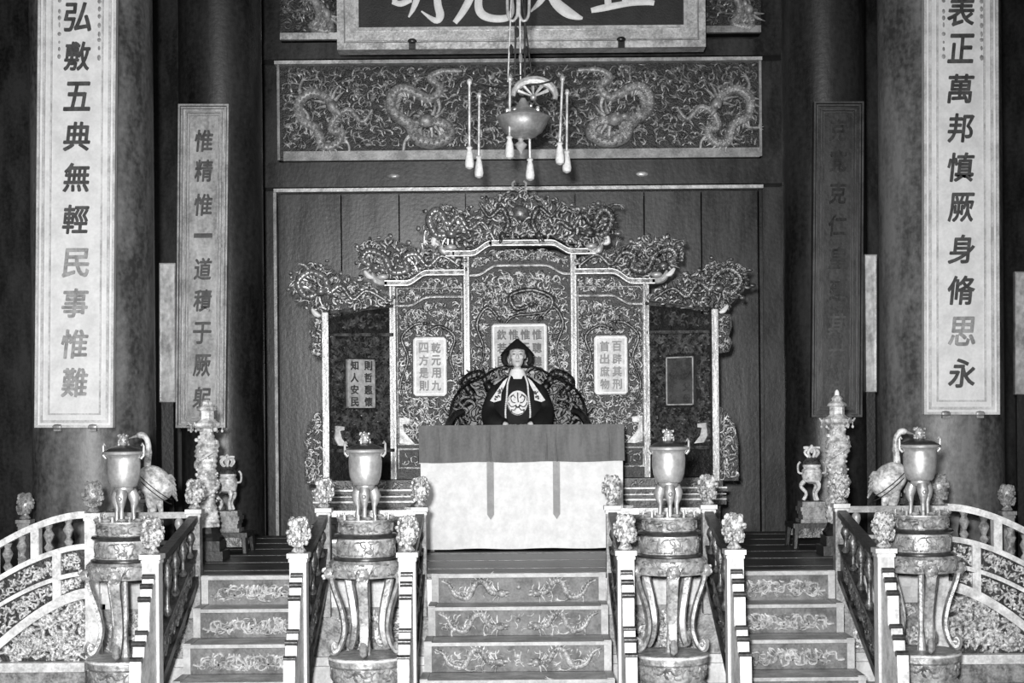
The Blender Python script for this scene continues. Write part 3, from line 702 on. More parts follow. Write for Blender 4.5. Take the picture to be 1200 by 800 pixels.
# ================================================================= CENSERS ON STANDS
CY = 9.72
def censer(x, labels, first=None):
    if first:
        out = []
        for f, lb in zip(first, labels):
            c = copy_tree(f, (x - first[0].location.x, 0, 0)); c['label'] = lb; out.append(c)
        return out
    st = thing('censer_stand', (x, CY, 0), labels[0], 'stand', 'tall round carved censer stands')
    def zt(y): return EYE - (y - 505) * CY / F
    C = lambda z: (x, CY, z)
    MB().lathe([(.25, 0), (.25, .05), (.235, .07), (.235, .1), (.25, .12), (.25, .15), (.22, .18), (.235, .205), (.235, .285), (.25, .3), (.25, .325), (.25, .345), (.245, .355), (.05, .355)], C(0), 40).build('base_drum', 'standstone', st)
    mb = MB(); mb.lathe([(.25, .332), (.256, .338), (.25, .35)], C(0), 40); mb.build('rim', 'stone', st)
    # slots of the lower drum: solid dark ovals painting their shade
    mb = MB()
    for k in range(8):
        a = -pi / 2 + k * pi / 4
        mb.ell((x + .235 * cos(a), CY + .235 * sin(a), .085), (.055, .02, .016), 8, 5, Matrix.Rotation(a + pi / 2, 3, 'Z'))
    mb.build('slot_shade', 'bronzedark', st)
    rg = random.Random(2)
    def band_relief(r, z0, z1, n, rad, m, nm):
        mb = MB()
        for i in range(n):
            a = rg.uniform(0, 2 * pi); z = rg.uniform(z0, z1); hd = rg.uniform(0, 6.28); pts = []
            kk = rg.choice((-1, 1)) * rg.uniform(10, 50)
            for j in range(6):
                pts.append((x + r * cos(a), CY + r * sin(a), z)); hd += kk * .012; a += cos(hd) * .014 / r; z = min(z1, max(z0, z + sin(hd) * .014))
            mb.tube(pts, [rad * q for q in (.5, .9, 1, 1, .8, .4)], 4)
        mb.build(nm, m, st, kind='stuff')
    band_relief(.236, .21, .28, 90, .007, 'stoneb', 'drum_relief')
    # five S-curved legs
    rz = [(.225, .925), (.232, .87), (.215, .80), (.18, .70), (.155, .60), (.15, .52), (.17, .44), (.205, .385), (.232, .39), (.238, .43), (.22, .455)]
    cr = catmull(rz, 4)
    for k in range(5):
        a = -pi / 2 + k * 2 * pi / 5; ca, sa = cos(a), sin(a); mb = MB(); m = len(cr)
        vs = []; T_ = Vector((-sa, ca, 0)); R_ = Vector((ca, sa, 0))
        for i, (r, z) in enumerate(cr):
            pa = cr[max(i - 1, 0)]; pb = cr[min(i + 1, m - 1)]; tx, tz = pb[0] - pa[0], pb[1] - pa[1]; l = sqrt(tx * tx + tz * tz); nx, nz = tz / l, -tx / l
            w = .034 * (1 - .45 * i / m); th = .016
            if i < 5: w += .02 * (5 - i) / 5
            p = Vector((x, CY, 0))
            for (sx, sn) in ((-1, -1), (1, -1), (1.0, .2), (.0, 1.3), (-1.0, .2)):
                vs.append(p + R_ * (r + nx * th * sn) + Vector((0, 0, z + nz * th * sn)) + T_ * w * sx)
        n = 5
        mb.add(vs, [(i * n + q, i * n + (q + 1) % n, (i + 1) * n + (q + 1) % n, (i + 1) * n + q) for i in range(m - 1) for q in range(n)] + [(4, 3, 2, 1, 0), tuple((m - 1) * n + q for q in range(n))])
        mb.ell((x + .215 * ca, CY + .215 * sa, .42), (.03, .03, .034), 8, 6)
        mb.build('leg', 'stone' if False else 'standstone', st)
        mb = MB(); mb.ell((x + .236 * ca, CY + .236 * sa, .90), (.05, .05, .045), 10, 6)
        for j in range(10): mb.ell((x + .262 * ca + rg.uniform(-.03, .03), CY + .262 * sa + rg.uniform(-.02, .02), .9 + rg.uniform(-.03, .03)), .013, 6, 4)
        mb.build('leg_mask', 'standstone', st)
    MB().tube([(x, CY, .355), (x, CY, .5), (x, CY, .62), (x, CY, .93)], [.03, .02, .024, .02], 8).build('centre_post', 'standstone', st)
    MB().lathe([(.10, .90), (.17, .905), (.17, .925), (.10, .93)], C(0), 24).build('inner_ring', 'bronzedark', st)
    mb = MB(); mb.lathe([(.222, .875), (.234, .9), (.24, .93), (.24, .965), (.222, .985)], C(0), 40, 10, .025); mb.build('apron', 'standstone', st)
    band_relief(.243, .895, .965, 70, .007, 'stoneb', 'apron_relief')
    MB().lathe([(.2, .98), (.215, .99), (.215, 1.0), (.19, 1.01), (.05, 1.01)], C(0), 40).build('dark_ring', 'bronzedark', st)
    MB().lathe([(.188, 1.0), (.19, 1.03), (.192, 1.1), (.188, 1.125)], C(0), 40).build('upper_drum', 'standstone', st)
    band_relief(.19, 1.02, 1.11, 110, .006, 'stoneb', 'drum_relief')
    MB().lathe([(.17, 1.12), (.2, 1.13), (.212, 1.142), (.205, 1.155), (.17, 1.16)], C(0), 40).build('dark_ring', 'bronzedark', st)
    MB().lathe([(.17, 1.15), (.172, 1.17), (.178, 1.23), (.188, 1.24), (.188, 1.25), (.04, 1.252)], C(0), 40).build('top_drum', 'standstone', st)
    band_relief(.177, 1.17, 1.225, 80, .0065, 'stoneb', 'drum_relief')
    mb = MB()
    for k in range(10):
        a = k * 2 * pi / 10 + .15
        mb.tube([(x + .175 * cos(a), CY + .175 * sin(a), 1.25), (x + .175 * cos(a), CY + .175 * sin(a), 1.285)], .009, 6)
        a2 = a + pi / 10; mb.ell((x + .172 * cos(a2), CY + .172 * sin(a2), 1.262), (.03, .02, .013), 8, 4)
    mb.build('gallery', 'standstone', st)
    # the censer vessel
    v = thing('censer', (x, CY, 1.252), labels[1], 'censer', 'tripod censers on round stands')
    MB().lathe([(.02, 1.43), (.052, 1.438), (.062, 1.455), (.06, 1.47), (.078, 1.475), (.088, 1.49), (.102, 1.53), (.108, 1.58), (.11, 1.63), (.107, 1.66), (.114, 1.68), (.13, 1.69)], C(0), 40).build('bowl', 'bronze', v)
    MB().lathe([(.118, 1.683), (.133, 1.69), (.136, 1.7), (.13, 1.708), (.1, 1.71)], C(0), 40).build('lip', 'bronze', v)
    MB().lathe([(.128, 1.708), (.122, 1.716), (.09, 1.732), (.05, 1.745), (.012, 1.75)], C(0), 32).build('lid', 'bronzedark', v)
    mb = MB(); mb.ell(C(1.78), (.033, .033, .042), 10, 7)
    for i in range(22):
        a = rg.uniform(0, 6.28); z = rg.uniform(-.025, .05); r = .034
        mb.ell((x + r * cos(a), CY + r * sin(a), 1.775 + z), rg.uniform(.006, .011), 6, 4)
    mb.build('lid_finial', 'standstone', v)
    for k in range(3):
        a = -pi / 2 + (k * 2 * pi / 3) + .0; ca, sa = cos(a), sin(a)
        mb = MB(); mb.tube([(x + .05 * ca, CY + .05 * sa, 1.45), (x + .066 * ca, CY + .066 * sa, 1.41), (x + .07 * ca, CY + .07 * sa, 1.37), (x + .062 * ca, CY + .062 * sa, 1.33), (x + .066 * ca, CY + .066 * sa, 1.253)], [.034, .038, .028, .015, .013], 10)
        mb.ell((x + .098 * ca, CY + .098 * sa, 1.4), (.014, .014, .018), 8, 5); mb.build('leg', 'bronze', v)
    for sg in (-1, 1):
        mb = MB(); mb.tube([(x + sg * .115, CY, 1.66), (x + sg * .132, CY, 1.68), (x + sg * .134, CY, 1.745), (x + sg * .126, CY, 1.76), (x + sg * .118, CY, 1.745)], [.009, .009, .008, .008, .006], 8)
        mb.build('handle', 'bronze', v)
    return [st, v]
cx0 = (143 - 604) * CY / F
first = censer(-.992, ('carved round stand between the left and middle stairs', 'pale bronze tripod censer left of the middle stair'))
censer(-2.585, ('carved round stand at the far left before the curved balustrade', 'pale bronze tripod censer at the far left before the mottled column'), first)
censer(1.008, ('carved round stand between the middle and right stairs', 'pale bronze tripod censer right of the middle stair'), first)
censer(2.665, ('carved round stand at the far right before the curved balustrade', 'pale bronze tripod censer at the far right before the mottled column'), first)

# ---------------------------------------------------------------- cranes
def crane(sg, px, py, D, lb):
    c = P(px, py, D); s = D / F; f = PZ
    o = thing('crane_statue', (c.x, D, f), lb, 'statue')
    R = Matrix.Rotation(sg * .75, 3, 'Y')
    mb = MB(); mb.ell((c.x, D, c.z), (.12, .1, .155), 16, 12, R)
    mb.tube([(c.x + sg * .02, D, c.z - .08), (c.x + sg * .03, D, c.z - .16), (c.x + sg * .02, D, c.z - .22)], [.07, .045, .03], 10)
    n0 = Vector((c.x + sg * .07, D, c.z + .10))
    mb.tube(catmull([n0 - Vector((sg * .02, 0, .06)), n0 + Vector((-sg * .01, 0, .04)), n0 + Vector((-sg * .02, 0, .16)), n0 + Vector((-sg * .01, 0, .23)), n0 + Vector((sg * .02, 0, .27))], 5), [.04] * 3 + [.028] * 7 + [.022] * 8 + [.024] * 3, 10)
    mb.ell(n0 + Vector((sg * .035, 0, .27)), (.04, .028, .026), 10, 7); mb.build('body', 'enamel', o)
    MB().tube([n0 + Vector((sg * .06, 0, .265)), n0 + Vector((sg * .13, 0, .245))], [.013, .003], 8).build('beak', 'bronze', o)
    mb = MB()
    for k in range(5):
        a = -.5 + .22 * k; mb.tube([(c.x - sg * .06, D - .03 + .015 * k, c.z + .04), (c.x - sg * .13, D - .03 + .015 * k, c.z + .05 - .03 * k), (c.x - sg * .16, D - .03 + .015 * k, c.z + .02 - .04 * k)], [.03, .022, .006], 6)
    mb.build('tail', 'standstone', o)
    for q in (-.05, .045):
        mb = MB(); mb.tube([(c.x + q * .6, D, c.z - .13), (c.x + q, D, c.z - .25), (c.x + q, D, f + .12)], [.03, .014, .013], 8)
        mb.box((c.x + q, D - .02, f + .125), (.03, .09, .015)); mb.build('leg', 'enamel', o)
    mb = MB()
    for dz, rr in ((0, .115), (.035, .11)):
        mb.tube([(c.x + sg * (.12 * cos(t)) * 1.02 - sg * .0, D - .11 * abs(sin(t)) - .0, c.z - .06 + .1 * cos(t) + dz) for t in [i * pi / 8 for i in range(9)]], .004, 5)
    mb.build('wing_line', 'bronzedark', o)
    MB().box((c.x, D, f + .06), (.3, .3, .12)).box((c.x, D, f + .02), (.36, .36, .04)).build('pedestal', 'lacquer', o, smooth=False)
crane(-1, 183, 566, 11.3, 'pale crane statue standing behind the leftmost censer')
crane(1, 1043, 562, 11.3, 'pale crane statue standing behind the rightmost censer')

# ---------------------------------------------------------------- enamel incense pillars
def pillar(px, ytop, yroof, D, lb, dark):
    c = P(px, yroof, D); x = c.x; s = D / F; zr = c.z; ztop = P(px, ytop, D).z
    o = thing('incense_pillar', (x, D, PZ), lb, 'pillar')
    mb = MB(); n = 40; prof = []
    for i in range(n + 1):
        z = PZ + .25 + (zr - PZ - .27) * i / n; prof.append((.072 + .012 * sin(i * .45) + (.01 if i % 2 else 0), z))
    vs = []; m = 18
    for i, (r, z) in enumerate(prof):
        for k in range(m):
            a = 2 * pi * k / m; rr = r * (1 + .13 * sin(2 * a + i * .28) + .06 * sin(5 * a - i * .5)); vs.append((x + rr * cos(a), D + rr * sin(a), z))
    mb.add(vs, [(i * m + k, i * m + (k + 1) % m, (i + 1) * m + (k + 1) % m, (i + 1) * m + k) for i in range(n) for k in range(m)])
    mb.build('carved_shaft', 'enamel', o)
    rg = random.Random(7); mb = MB(); h = zr - PZ - .3
    pts = [(x + .088 * cos(t * 1.1), D + .088 * sin(t * 1.1), PZ + .28 + h * t / 14) for t in [i * .5 for i in range(28)]]
    mb.tube(pts, [.012 + .008 * sin(i * .11) for i in range(28)], 7)
    for i in range(70):
        a = rg.uniform(0, 6.28); mb.ell((x + .082 * cos(a), D + .082 * sin(a), PZ + .28 + rg.uniform(0, h)), rg.uniform(.008, .02), 6, 4)
    mb.build('coiled_relief', 'enamel', o)
    rs = MB(); rs.lathe([(.06, -.03), (.115, -.012), (.125, 0), (.12, .02), (.075, .045), (.06, .06), (.06, .12), (.08, .13), (.07, .15), (.04, .17), (.045, .19), (.02, .215)], (x, D, zr), 6)
    rs.build('pagoda_roof', 'enamel', o, smooth=False)
    MB().ell((x, D, (zr + .2 + ztop) / 2), (.02, .02, max(.02, (ztop - zr - .2) / 2 + .02)), 8, 6).build('roof_finial', 'white', o)
    for k in range(6):
        a = k * pi / 3; xx, yy = x + .125 * cos(a), D + .125 * sin(a)
        MB().tube([(xx, yy, zr + .005), (xx + .02 * cos(a), yy + .02 * sin(a), zr + .03)], [.01, .006], 5).tube([(xx, yy, zr), (xx, yy, zr - .03)], .003, 4).ell((xx, yy, zr - .04), (.011, .011, .014), 6, 5).build('roof_bell', 'enamel', o)
    MB().box((x, D, PZ + .04), (.3, .3, .08)).box((x, D, PZ + .12), (.24, .24, .08)).lathe([(.12, .16), (.13, .19), (.1, .22), (.085, .27)], (x, D, PZ), 12).build('base', 'lacquer', o, smooth=False)
pillar(243, 474, 499, 11.9, 'tall pale enamel incense pillar with a pagoda roof in front of the grey couplet', 0)
pillar(982, 459, 494, 11.9, 'tall pale enamel incense pillar with a pagoda roof in front of the dim couplet', 1)

# ---------------------------------------------------------------- small vessels on dark tables
def small_censer(px, ytop, D, lb, lt):
    s = D / F; top = P(px, ytop, D); x = top.x; z = top.z; zt = z - .50
    t_ = thing('side_table', (x, D, PZ), lt, 'table')
    MB().b2(x - .2, x + .2, D - .2, D + .2, zt - .22, zt - .18).build('table_top', 'lacquer', t_, smooth=False)
    for a in (-1, 1):
        for b in (-1, 1):
            MB().tube([(x + a * .17, D + b * .17, zt - .22), (x + a * .185, D + b * .185, zt - .4), (x + a * .17, D + b * .17, PZ)], [.03, .022, .028], 6).build('leg', 'lacquer', t_)
    for q in (-.178, .178): MB().b2(x - .17, x + .17, D + q - .007, D + q + .007, zt - .3, zt - .22).build('apron', 'giltdark', t_, smooth=False)
    o = thing('small_censer', (x, D, zt - .18), lb, 'censer')
    MB().b2(x - .12, x + .12, D - .12, D + .12, zt - .18, zt - .15).b2(x - .1, x + .1, D - .1, D + .1, zt - .15, zt - .11).b2(x - .11, x + .11, D - .11, D + .11, zt - .11, zt - .08).b2(x - .105, x + .105, D - .105, D + .105, zt - .045, zt).b2(x - .12, x + .12, D - .12, D + .12, zt - .08, zt - .045).build('stepped_stand', 'stoneb', o, smooth=False)
    MB().lathe([(.03, .15), (.075, .17), (.088, .22), (.085, .27), (.07, .285), (.08, .3), (.078, .315)], (x, D, zt), 20).build('bowl', 'enamel', o)
    MB().lathe([(.078, .315), (.07, .345), (.045, .375), (.02, .385)], (x, D, zt), 20).build('lid', 'giltdark', o)
    mb = MB(); rg = random.Random(3)
    for k in range(6):
        a = k; mb.tube(catmull([(x + .02 * cos(a), D + .02 * sin(a), zt + .37), (x + .06 * cos(a), D + .06 * sin(a), zt + .42), (x + .03 * cos(a + .6), D + .03 * sin(a + .6), zt + .46), (x + .07 * cos(a + 1), D + .06 * sin(a + 1), zt + .46)], 4), [.012] * 13, 5)
    mb.ell((x, D, zt + .45), (.02, .02, .04), 8, 6); mb.build('lid_finial', 'stone', o)
    for k in range(3):
        a = -pi / 2 + k * 2 * pi / 3 + .5; mb = MB()
        mb.tube(catmull([(x + .06 * cos(a), D + .06 * sin(a), zt + .18), (x + .095 * cos(a), D + .095 * sin(a), zt + .13), (x + .05 * cos(a), D + .05 * sin(a), zt + .07), (x + .075 * cos(a), D + .075 * sin(a), zt + .01)], 4), [.02] * 4 + [.015] * 9, 7); mb.build('leg', 'enamel', o)
    for sg in (-1, 1):
        MB().tube(catmull([(x + sg * .08, D, zt + .24), (x + sg * .115, D, zt + .25), (x + sg * .12, D, zt + .31), (x + sg * .1, D, zt + .34)], 4), .009, 6).build('handle', 'enamel', o)
small_censer(267, 530, 12.7, 'small footed enamel censer on a table beside the left incense pillar', 'dark side table under the small left censer')
small_censer(952, 519, 12.7, 'small footed enamel censer on a table beside the right incense pillar', 'dark side table under the small right censer')

LEVEL = True
# ================================================================= SCREEN
SD = 14.35; sp = SD / F
scr = thing('folding_screen', P(612, 628, SD), 'towering carved gilt screen of five panels crowned with dragons behind the throne', 'screen')
scr.location.z = PZ; WL[scr.name] = Vector(scr.location)
rg = random.Random(21)
def prism_px(mb, pts, D, th, fr=None):
    q = [P(a, b, D) for a, b in pts]; n = len(q); off = Vector((0, th, 0))
    mb.add(q + [p + off for p in q], [tuple(range(n)), tuple(range(2 * n - 1, n - 1, -1))] + [(k, k + n, (k + 1) % n + n, (k + 1) % n) for k in range(n)])
    return mb
def sub(parent, name, m, mb, smooth=False, kind=None):
    return mb.build(name, m, parent, smooth=smooth, kind=kind)
def poly_uv(pts, D): return [W2(a, b, D) for a, b in pts]
def ogee(xa, ya, xb, yb, xs, n=6):
    """path from (xa,ya) flat, S-curve near xs to yb at xb"""
    w = 12 if xb > xa else -12; out = [(xa, ya)]
    for i in range(n + 1):
        t = i / n; out.append((xs - w + 2 * w * t, ya + (yb - ya) * (3 * t * t - 2 * t ** 3)))
    out.append((xb, yb)); return out
def ribbon(path, hw, D, th, curl=None):
    mb = MB()
    for a, b in zip(path[:-1], path[1:]):
        A_, B_ = P(a[0], a[1] + hw, D), P(b[0], b[1] + hw, D); C_, E_ = P(b[0], b[1] - hw, D), P(a[0], a[1] - hw, D)
        mb.quadbox(A_, B_, C_, E_, Vector((0, th, 0)))
    if curl:
        cx, cy, s_ = curl
        pts = [P(cx, cy, D + th / 2), P(cx + s_ * 8, cy - 1, D + th / 2 - .02), P(cx + s_ * 13, cy - 5, D + th / 2 - .03), P(cx + s_ * 15, cy - 12, D + th / 2 - .03)]
        mb.tube(catmull([tuple(p) for p in pts], 4), [.03, .032, .034, .034, .036, .036, .036, .034, .03, .026, .02, .014, .008], 8)
        mb.ell(P(cx + s_ * 3, cy - 7, D - .02), (.06, .04, .03), 10, 6)
    return mb
FRS = frame_at((0, SD, 0))
def face_relief(parent, poly_px, D, n, rad, L, holes_px=(), m='gilt', fr=None, dragons=()):
    fr = fr or frame_at((0, D, 0)); poly = poly_uv(poly_px, D); hs = []
    for (a, b, c, d) in holes_px:
        p, q = P(a, d, D), P(c, b, D); hs.append((p.x, q.x, p.z, q.z))
    mb = MB()
    for pth, r in dragons: dragon(mb, fr, [W2(a, b, D) for a, b in pth], r, rg, w=.02)
    scrolls(mb, fr, poly, n, rad, L, rg, 0, .012, hs, steps=7)
    return mb.build('relief', m, parent, kind='stuff')
def beadframe(parent, x0, y0, x1, y1, D, m='giltbright', wd=1.2):
    return frame_px(x0, y0, x1, y1, wd, D - .015, .05, m, parent, 'bead_frame')
def plaque(parent, x0, y0, x1, y1, D, rows, mt, ink, rm='rim'):
    pl = prism_px(MB(), [(x0 + 3, y0), (x1 - 3, y0), (x1, y0 + 3), (x1, y1 - 3), (x1 - 3, y1), (x0 + 3, y1), (x0, y1 - 3), (x0, y0 + 3)], D - .045, .05).build('inscribed_plaque', mt, parent, smooth=False)
    frame_px(x0 + 2, y0 + 2, x1 - 2, y1 - 2, .9, D - .052, .02, rm, pl, 'plaque_rim')
    nr, nc = len(rows), len(rows[0])
    for i, row in enumerate(rows):
        for j, ch in enumerate(row):
            cx = x0 + 5 + (x1 - x0 - 10) * (j + .5) / nc; cy = y0 + 5 + (y1 - y0 - 10) * (i + .5) / nr
            char(ch, P(cx, cy, D - .049), 10.5 * D / F, 11.5 * D / F, ink, pl, depth=.005, bold=.004, thick=.03)
    return pl
# centre panel
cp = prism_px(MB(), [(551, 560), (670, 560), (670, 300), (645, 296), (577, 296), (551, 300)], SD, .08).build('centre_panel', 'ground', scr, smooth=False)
sub(cp, 'cornice', 'giltbright', ribbon([(524, 296)] + ogee(545, 296, 575, 283.5, 566) + ogee(648, 283.5, 700, 294, 660)[0:], 2.4, SD - .12, .2)).data.materials[0] = M['giltdark']
for dy_, hw_ in ((2.9, .6), (-2.6, .5)):
    sub(cp, 'cornice_bead', 'boardframe', ribbon([(524, 296 + dy_)] + ogee(545, 296 + dy_, 576, 284 + dy_, 566) + ogee(647, 284 + dy_, 700, 294.5 + dy_, 660)[0:], hw_, SD - .135, .1))
for cx, s_ in ((533, -1), (692, 1)): sub(cp, 'cornice_curl', 'rim', ribbon([(cx - 1, 296), (cx + 1, 296)], 2, SD - .12, .1, (cx, 296, s_)), True)
sub(cp, 'inner_cornice', 'gilt', ribbon(ogee(551, 322, 585, 311, 572) + ogee(640, 311, 670, 321, 652), 1.2, SD - .06, .07))
face_relief(cp, [(553, 318), (578, 306), (645, 306), (668, 317), (668, 302), (645, 292), (577, 292), (553, 302)], SD, 170, .009, .08)
face_relief(cp, [(553, 498), (668, 498), (668, 327), (640, 316), (585, 316), (553, 328)], SD, 1150, .010, .095, ((575, 375, 643, 440),),
            dragons=(([(585, 400), (600, 372), (640, 366), (648, 350), (625, 340), (600, 346), (606, 362), (622, 358)], .02), ([(560, 440), (568, 410), (560, 380), (572, 360), (585, 372)], .016), ([(660, 440), (652, 410), (661, 380), (650, 360), (636, 372)], .016)))
plaque(cp, 577, 379, 642, 452, SD, ('欽惟惟惟', '若聖天聰', '民時明聽', '從憲聰又'), 'plaquegrey', 'ink')
# inner and outer wings
def post(px, y0, y1, D, w, m):
    o = MB(); o.quadbox(P(px - w, y1, D - .06), P(px + w, y1, D - .06), P(px + w, y0, D - .06), P(px - w, y0, D - .06), Vector((0, .1, 0)))
    po = o.build('post', m, scr, smooth=False)
    o = MB()
    for q in (-.62, .62): o.quadbox(P(px + w * q - .5, y1, D - .075), P(px + w * q + .5, y1, D - .075), P(px + w * q + .5, y0, D - .075), P(px + w * q - .5, y0, D - .075), Vector((0, .02, 0)))
    o.build('post_bead', 'giltbright', po, smooth=False)
for px in (548, 673.5): post(px, 298, 580, SD, 3.4, 'post')
for px in (461, 758.5): post(px, 330, 560, SD, 3.6, 'post')
WN = ((0, lambda x: x), (1, lambda x: 1221 - x))
for k, mx in WN:
    dy = 0
    def Mx(pts): 
        q = [(mx(a), b + dy) for a, b in pts]; return q
    sd = 'left' if k == 0 else 'right'
    wp = prism_px(MB(), Mx([(465, 560), (544, 560), (544, 322), (505, 322), (484, 332), (465, 332)]), SD, .08).build('inner_wing', 'ground', scr, smooth=False)
    sub(wp, 'cornice', 'giltbright', ribbon(Mx(ogee(545, 318, 452, 330, 490)), 2.4, SD - .12, .2)).data.materials[0] = M['giltdark']
    for dy_, hw_ in ((2.8, .6), (-2.4, .5)):
        sub(wp, 'cornice_bead', 'boardframe', ribbon(Mx(ogee(545, 318 + dy_, 452, 330 + dy_, 490)), hw_, SD - .135, .1))
    sub(wp, 'cornice_curl', 'rim', ribbon(Mx([(455, 330), (452, 330)]), 2, SD - .12, .1, (mx(453), 330 + dy, -1 if k == 0 else 1)), True)
    sub(wp, 'inner_cornice', 'gilt', ribbon(Mx(ogee(544, 347, 465, 357, 492)), 1.1, SD - .06, .07))
    face_relief(wp, Mx([(467, 353), (488, 353), (500, 343), (543, 343), (543, 325), (503, 325), (486, 336), (467, 336)]), SD, 130, .009, .08)
    face_relief(wp, Mx([(467, 520), (543, 520), (543, 352), (502, 352), (488, 361), (467, 361)]), SD, 700, .010, .095, ((min(mx(484), mx(524)), 393, max(mx(484), mx(524)), 464),), dragons=(
        (Mx([(530, 480), (538, 450), (528, 420), (534, 395), (518, 382), (505, 386)]), .014), (Mx([(478, 480), (470, 450), (479, 420), (472, 395), (486, 380), (498, 378)]), .014)))
    x0, x1 = sorted((mx(485), mx(524)))
    plaque(wp, x0, 394 + dy, x1, 463 + dy, SD, (('首百', '出辟', '庶其', '物刑') if k else ('四乾', '方元', '是用', '則九')), 'plaquepale', 'strap')
    frame_px(min(mx(466), mx(543)), 336 + dy, max(mx(466), mx(543)), 520 + dy, 1.0, SD - .02, .03, 'giltdark', wp, 'bead_frame')
    # bright corner bracket and lower panel
    mb = MB(); fr = frame_at((0, SD - .04, 0))
    br = Mx([(468, 488), (480, 489), (480, 495), (472, 496), (474, 505), (486, 519), (478, 520), (468, 518)])
    prism_px(mb, br, SD - .05, .03); mb.build('corner_bracket', 'enamel', wp, smooth=False)
    x0, x1 = sorted((mx(466), mx(543)))
    frame_px(x0, 524 + dy, x1, 548 + dy, 2.0, SD - .06, .08, 'giltdark', wp, 'lower_frame')
    face_relief(wp, Mx([(470, 545), (540, 545), (540, 528), (470, 528)]), SD, 40, .008, .1)
    # outer wing, folded forward
    Ha = P(mx(463), 628, SD); Da = 13.95; Hb = P(mx(382), 628, Da); d = Vector((Hb.x - Ha.x, Hb.y - Ha.y, 0)); Lw = d.length; U = d.normalized()
    N = Vector((U.y, -U.x, 0));  N = N if N.y < 0 else -N
    if k == 0: pass
    fr = (Vector((Ha.x, Ha.y, 0)), U, Vector((0, 0, 1)), N)
    def uv(px, py):                     # photo point lying on the folded wing
        t = (px - mx(463)) / (mx(382) - mx(463)); D = SD + (Da - SD) * t; p = P(px, py, D)
        return ((Vector((p.x, p.y, 0)) - fr[0]).dot(U), p.z)
    ow = MB().prism([uv(mx(a), b + dy) for a, b in ((462, 560), (386, 560), (386, 372), (430, 362), (462, 356))], *fr, -.05, 0).build('outer_wing', 'ground', scr, smooth=False)
    hole = [uv(mx(404), 478), uv(mx(440), 418)]; us = sorted((hole[0][0], hole[1][0]))
    mb = MB(); poly = [uv(mx(a), b + dy) for a, b in ((460, 520), (388, 520), (388, 392), (460, 392))]
    scrolls(mb, fr, poly, 620, .010, .095, rg, 0, .01, ((us[0], us[1], hole[0][1], hole[1][1]),)); mb.build('relief', 'giltdark', ow)  # darker gilt than the inner wings: the fold's shade put into the colour
    mb = MB(); scrolls(mb, fr, [uv(mx(a), b + dy) for a, b in ((460, 384), (388, 384), (388, 374), (430, 366), (460, 362))], 50, .010, .1, rg); mb.build('relief', 'giltdark', ow)
    pa, pb = uv(mx(406), 476 + dy), uv(mx(438), 420 + dy)
    pu = sorted((pa[0], pb[0])); pl = MB().prism([(pu[0], pa[1]), (pu[1], pa[1]), (pu[1], pb[1]), (pu[0], pb[1])], *fr, 0, .03).build('inscribed_plaque', 'dimrim' if k else 'greyboard', ow, smooth=False)  # right plaque darker: weaker light on that side put into the colour
    mb = MB()
    for q in ((pu[0], pu[0] + .012), (pu[1] - .012, pu[1])): mb.prism([(q[0], pa[1]), (q[1], pa[1]), (q[1], pb[1]), (q[0], pb[1])], *fr, .03, .036)
    for q in ((pa[1], pa[1] + .012), (pb[1] - .012, pb[1])): mb.prism([(pu[0], q[0]), (pu[1], q[0]), (pu[1], q[1]), (pu[0], q[1])], *fr, .03, .036)
    mb.build('plaque_rim', 'greyboard', pl, smooth=False)
    rows = ('聖民', '化之', '成父', '德母') if k else ('知則', '人哲', '安惠', '民懷')
    Uc = U if k else -U
    for i, row in enumerate(rows):
        for j, ch in enumerate(row):
            uu = pu[0] + (pu[1] - pu[0]) * ((j if k else 1 - j) + .5) / 2; vv = pb[1] - (pb[1] - pa[1]) * (i + .5) / 4
            char(ch, fr[0] + U * uu + Vector((0, 0, vv)) + N * .034, .08, .085, 'ink', pl, fr=(fr[0], Uc, fr[2], N), depth=.005, bold=.004, thick=.03)
    for q in (354, 388): MB().prism([uv(mx(462), q + dy + 1), uv(mx(386), q + dy + (8 if q < 360 else 1)), uv(mx(386), q + dy + (12 if q < 360 else 4)), uv(mx(462), q + dy + 5)], *fr, 0, .05).build('cornice', 'gilt', ow, smooth=False)
    mb = MB(); mb.prism([uv(mx(462), 524 + dy), uv(mx(386), 524 + dy), uv(mx(386), 528 + dy), uv(mx(462), 528 + dy)], *fr, 0, .05)
    mb.build('cornice', 'giltdark', ow, smooth=False)
    mb = MB(); mb.prism([uv(mx(a), b + dy) for a, b in ((392, 497), (402, 498), (402, 502), (397, 503), (399, 512), (406, 521), (395, 520), (391, 512))], *fr, .01, .03); mb.build('corner_bracket', 'stone', ow, smooth=False)
    # end post and the carved flanges outside it
    post(mx(382), 364 + dy, 565, Da, 3.6, 'endpost')
    mb = MB(); prism_px(mb, Mx([(378, 370), (378, 416), (366, 414), (362, 404), (366, 396), (362, 384), (364, 370)]), Da + .04, .04)
    fl = mb.build('side_flange', 'ground', scr, smooth=False)
    face_relief(fl, Mx([(378, 370), (378, 416), (366, 414), (362, 404), (366, 396), (362, 384), (364, 370)]), Da + .04, 34, .011, .1)
    pts = Mx([(378, 478), (378, 565), (356, 565), (356, 520), (360, 496), (370, 482)])
    fl = prism_px(MB(), pts, Da + .04, .04).build('side_flange', 'ground', scr, smooth=False)
    face_relief(fl, pts, Da + .04, 80, .011, .12)
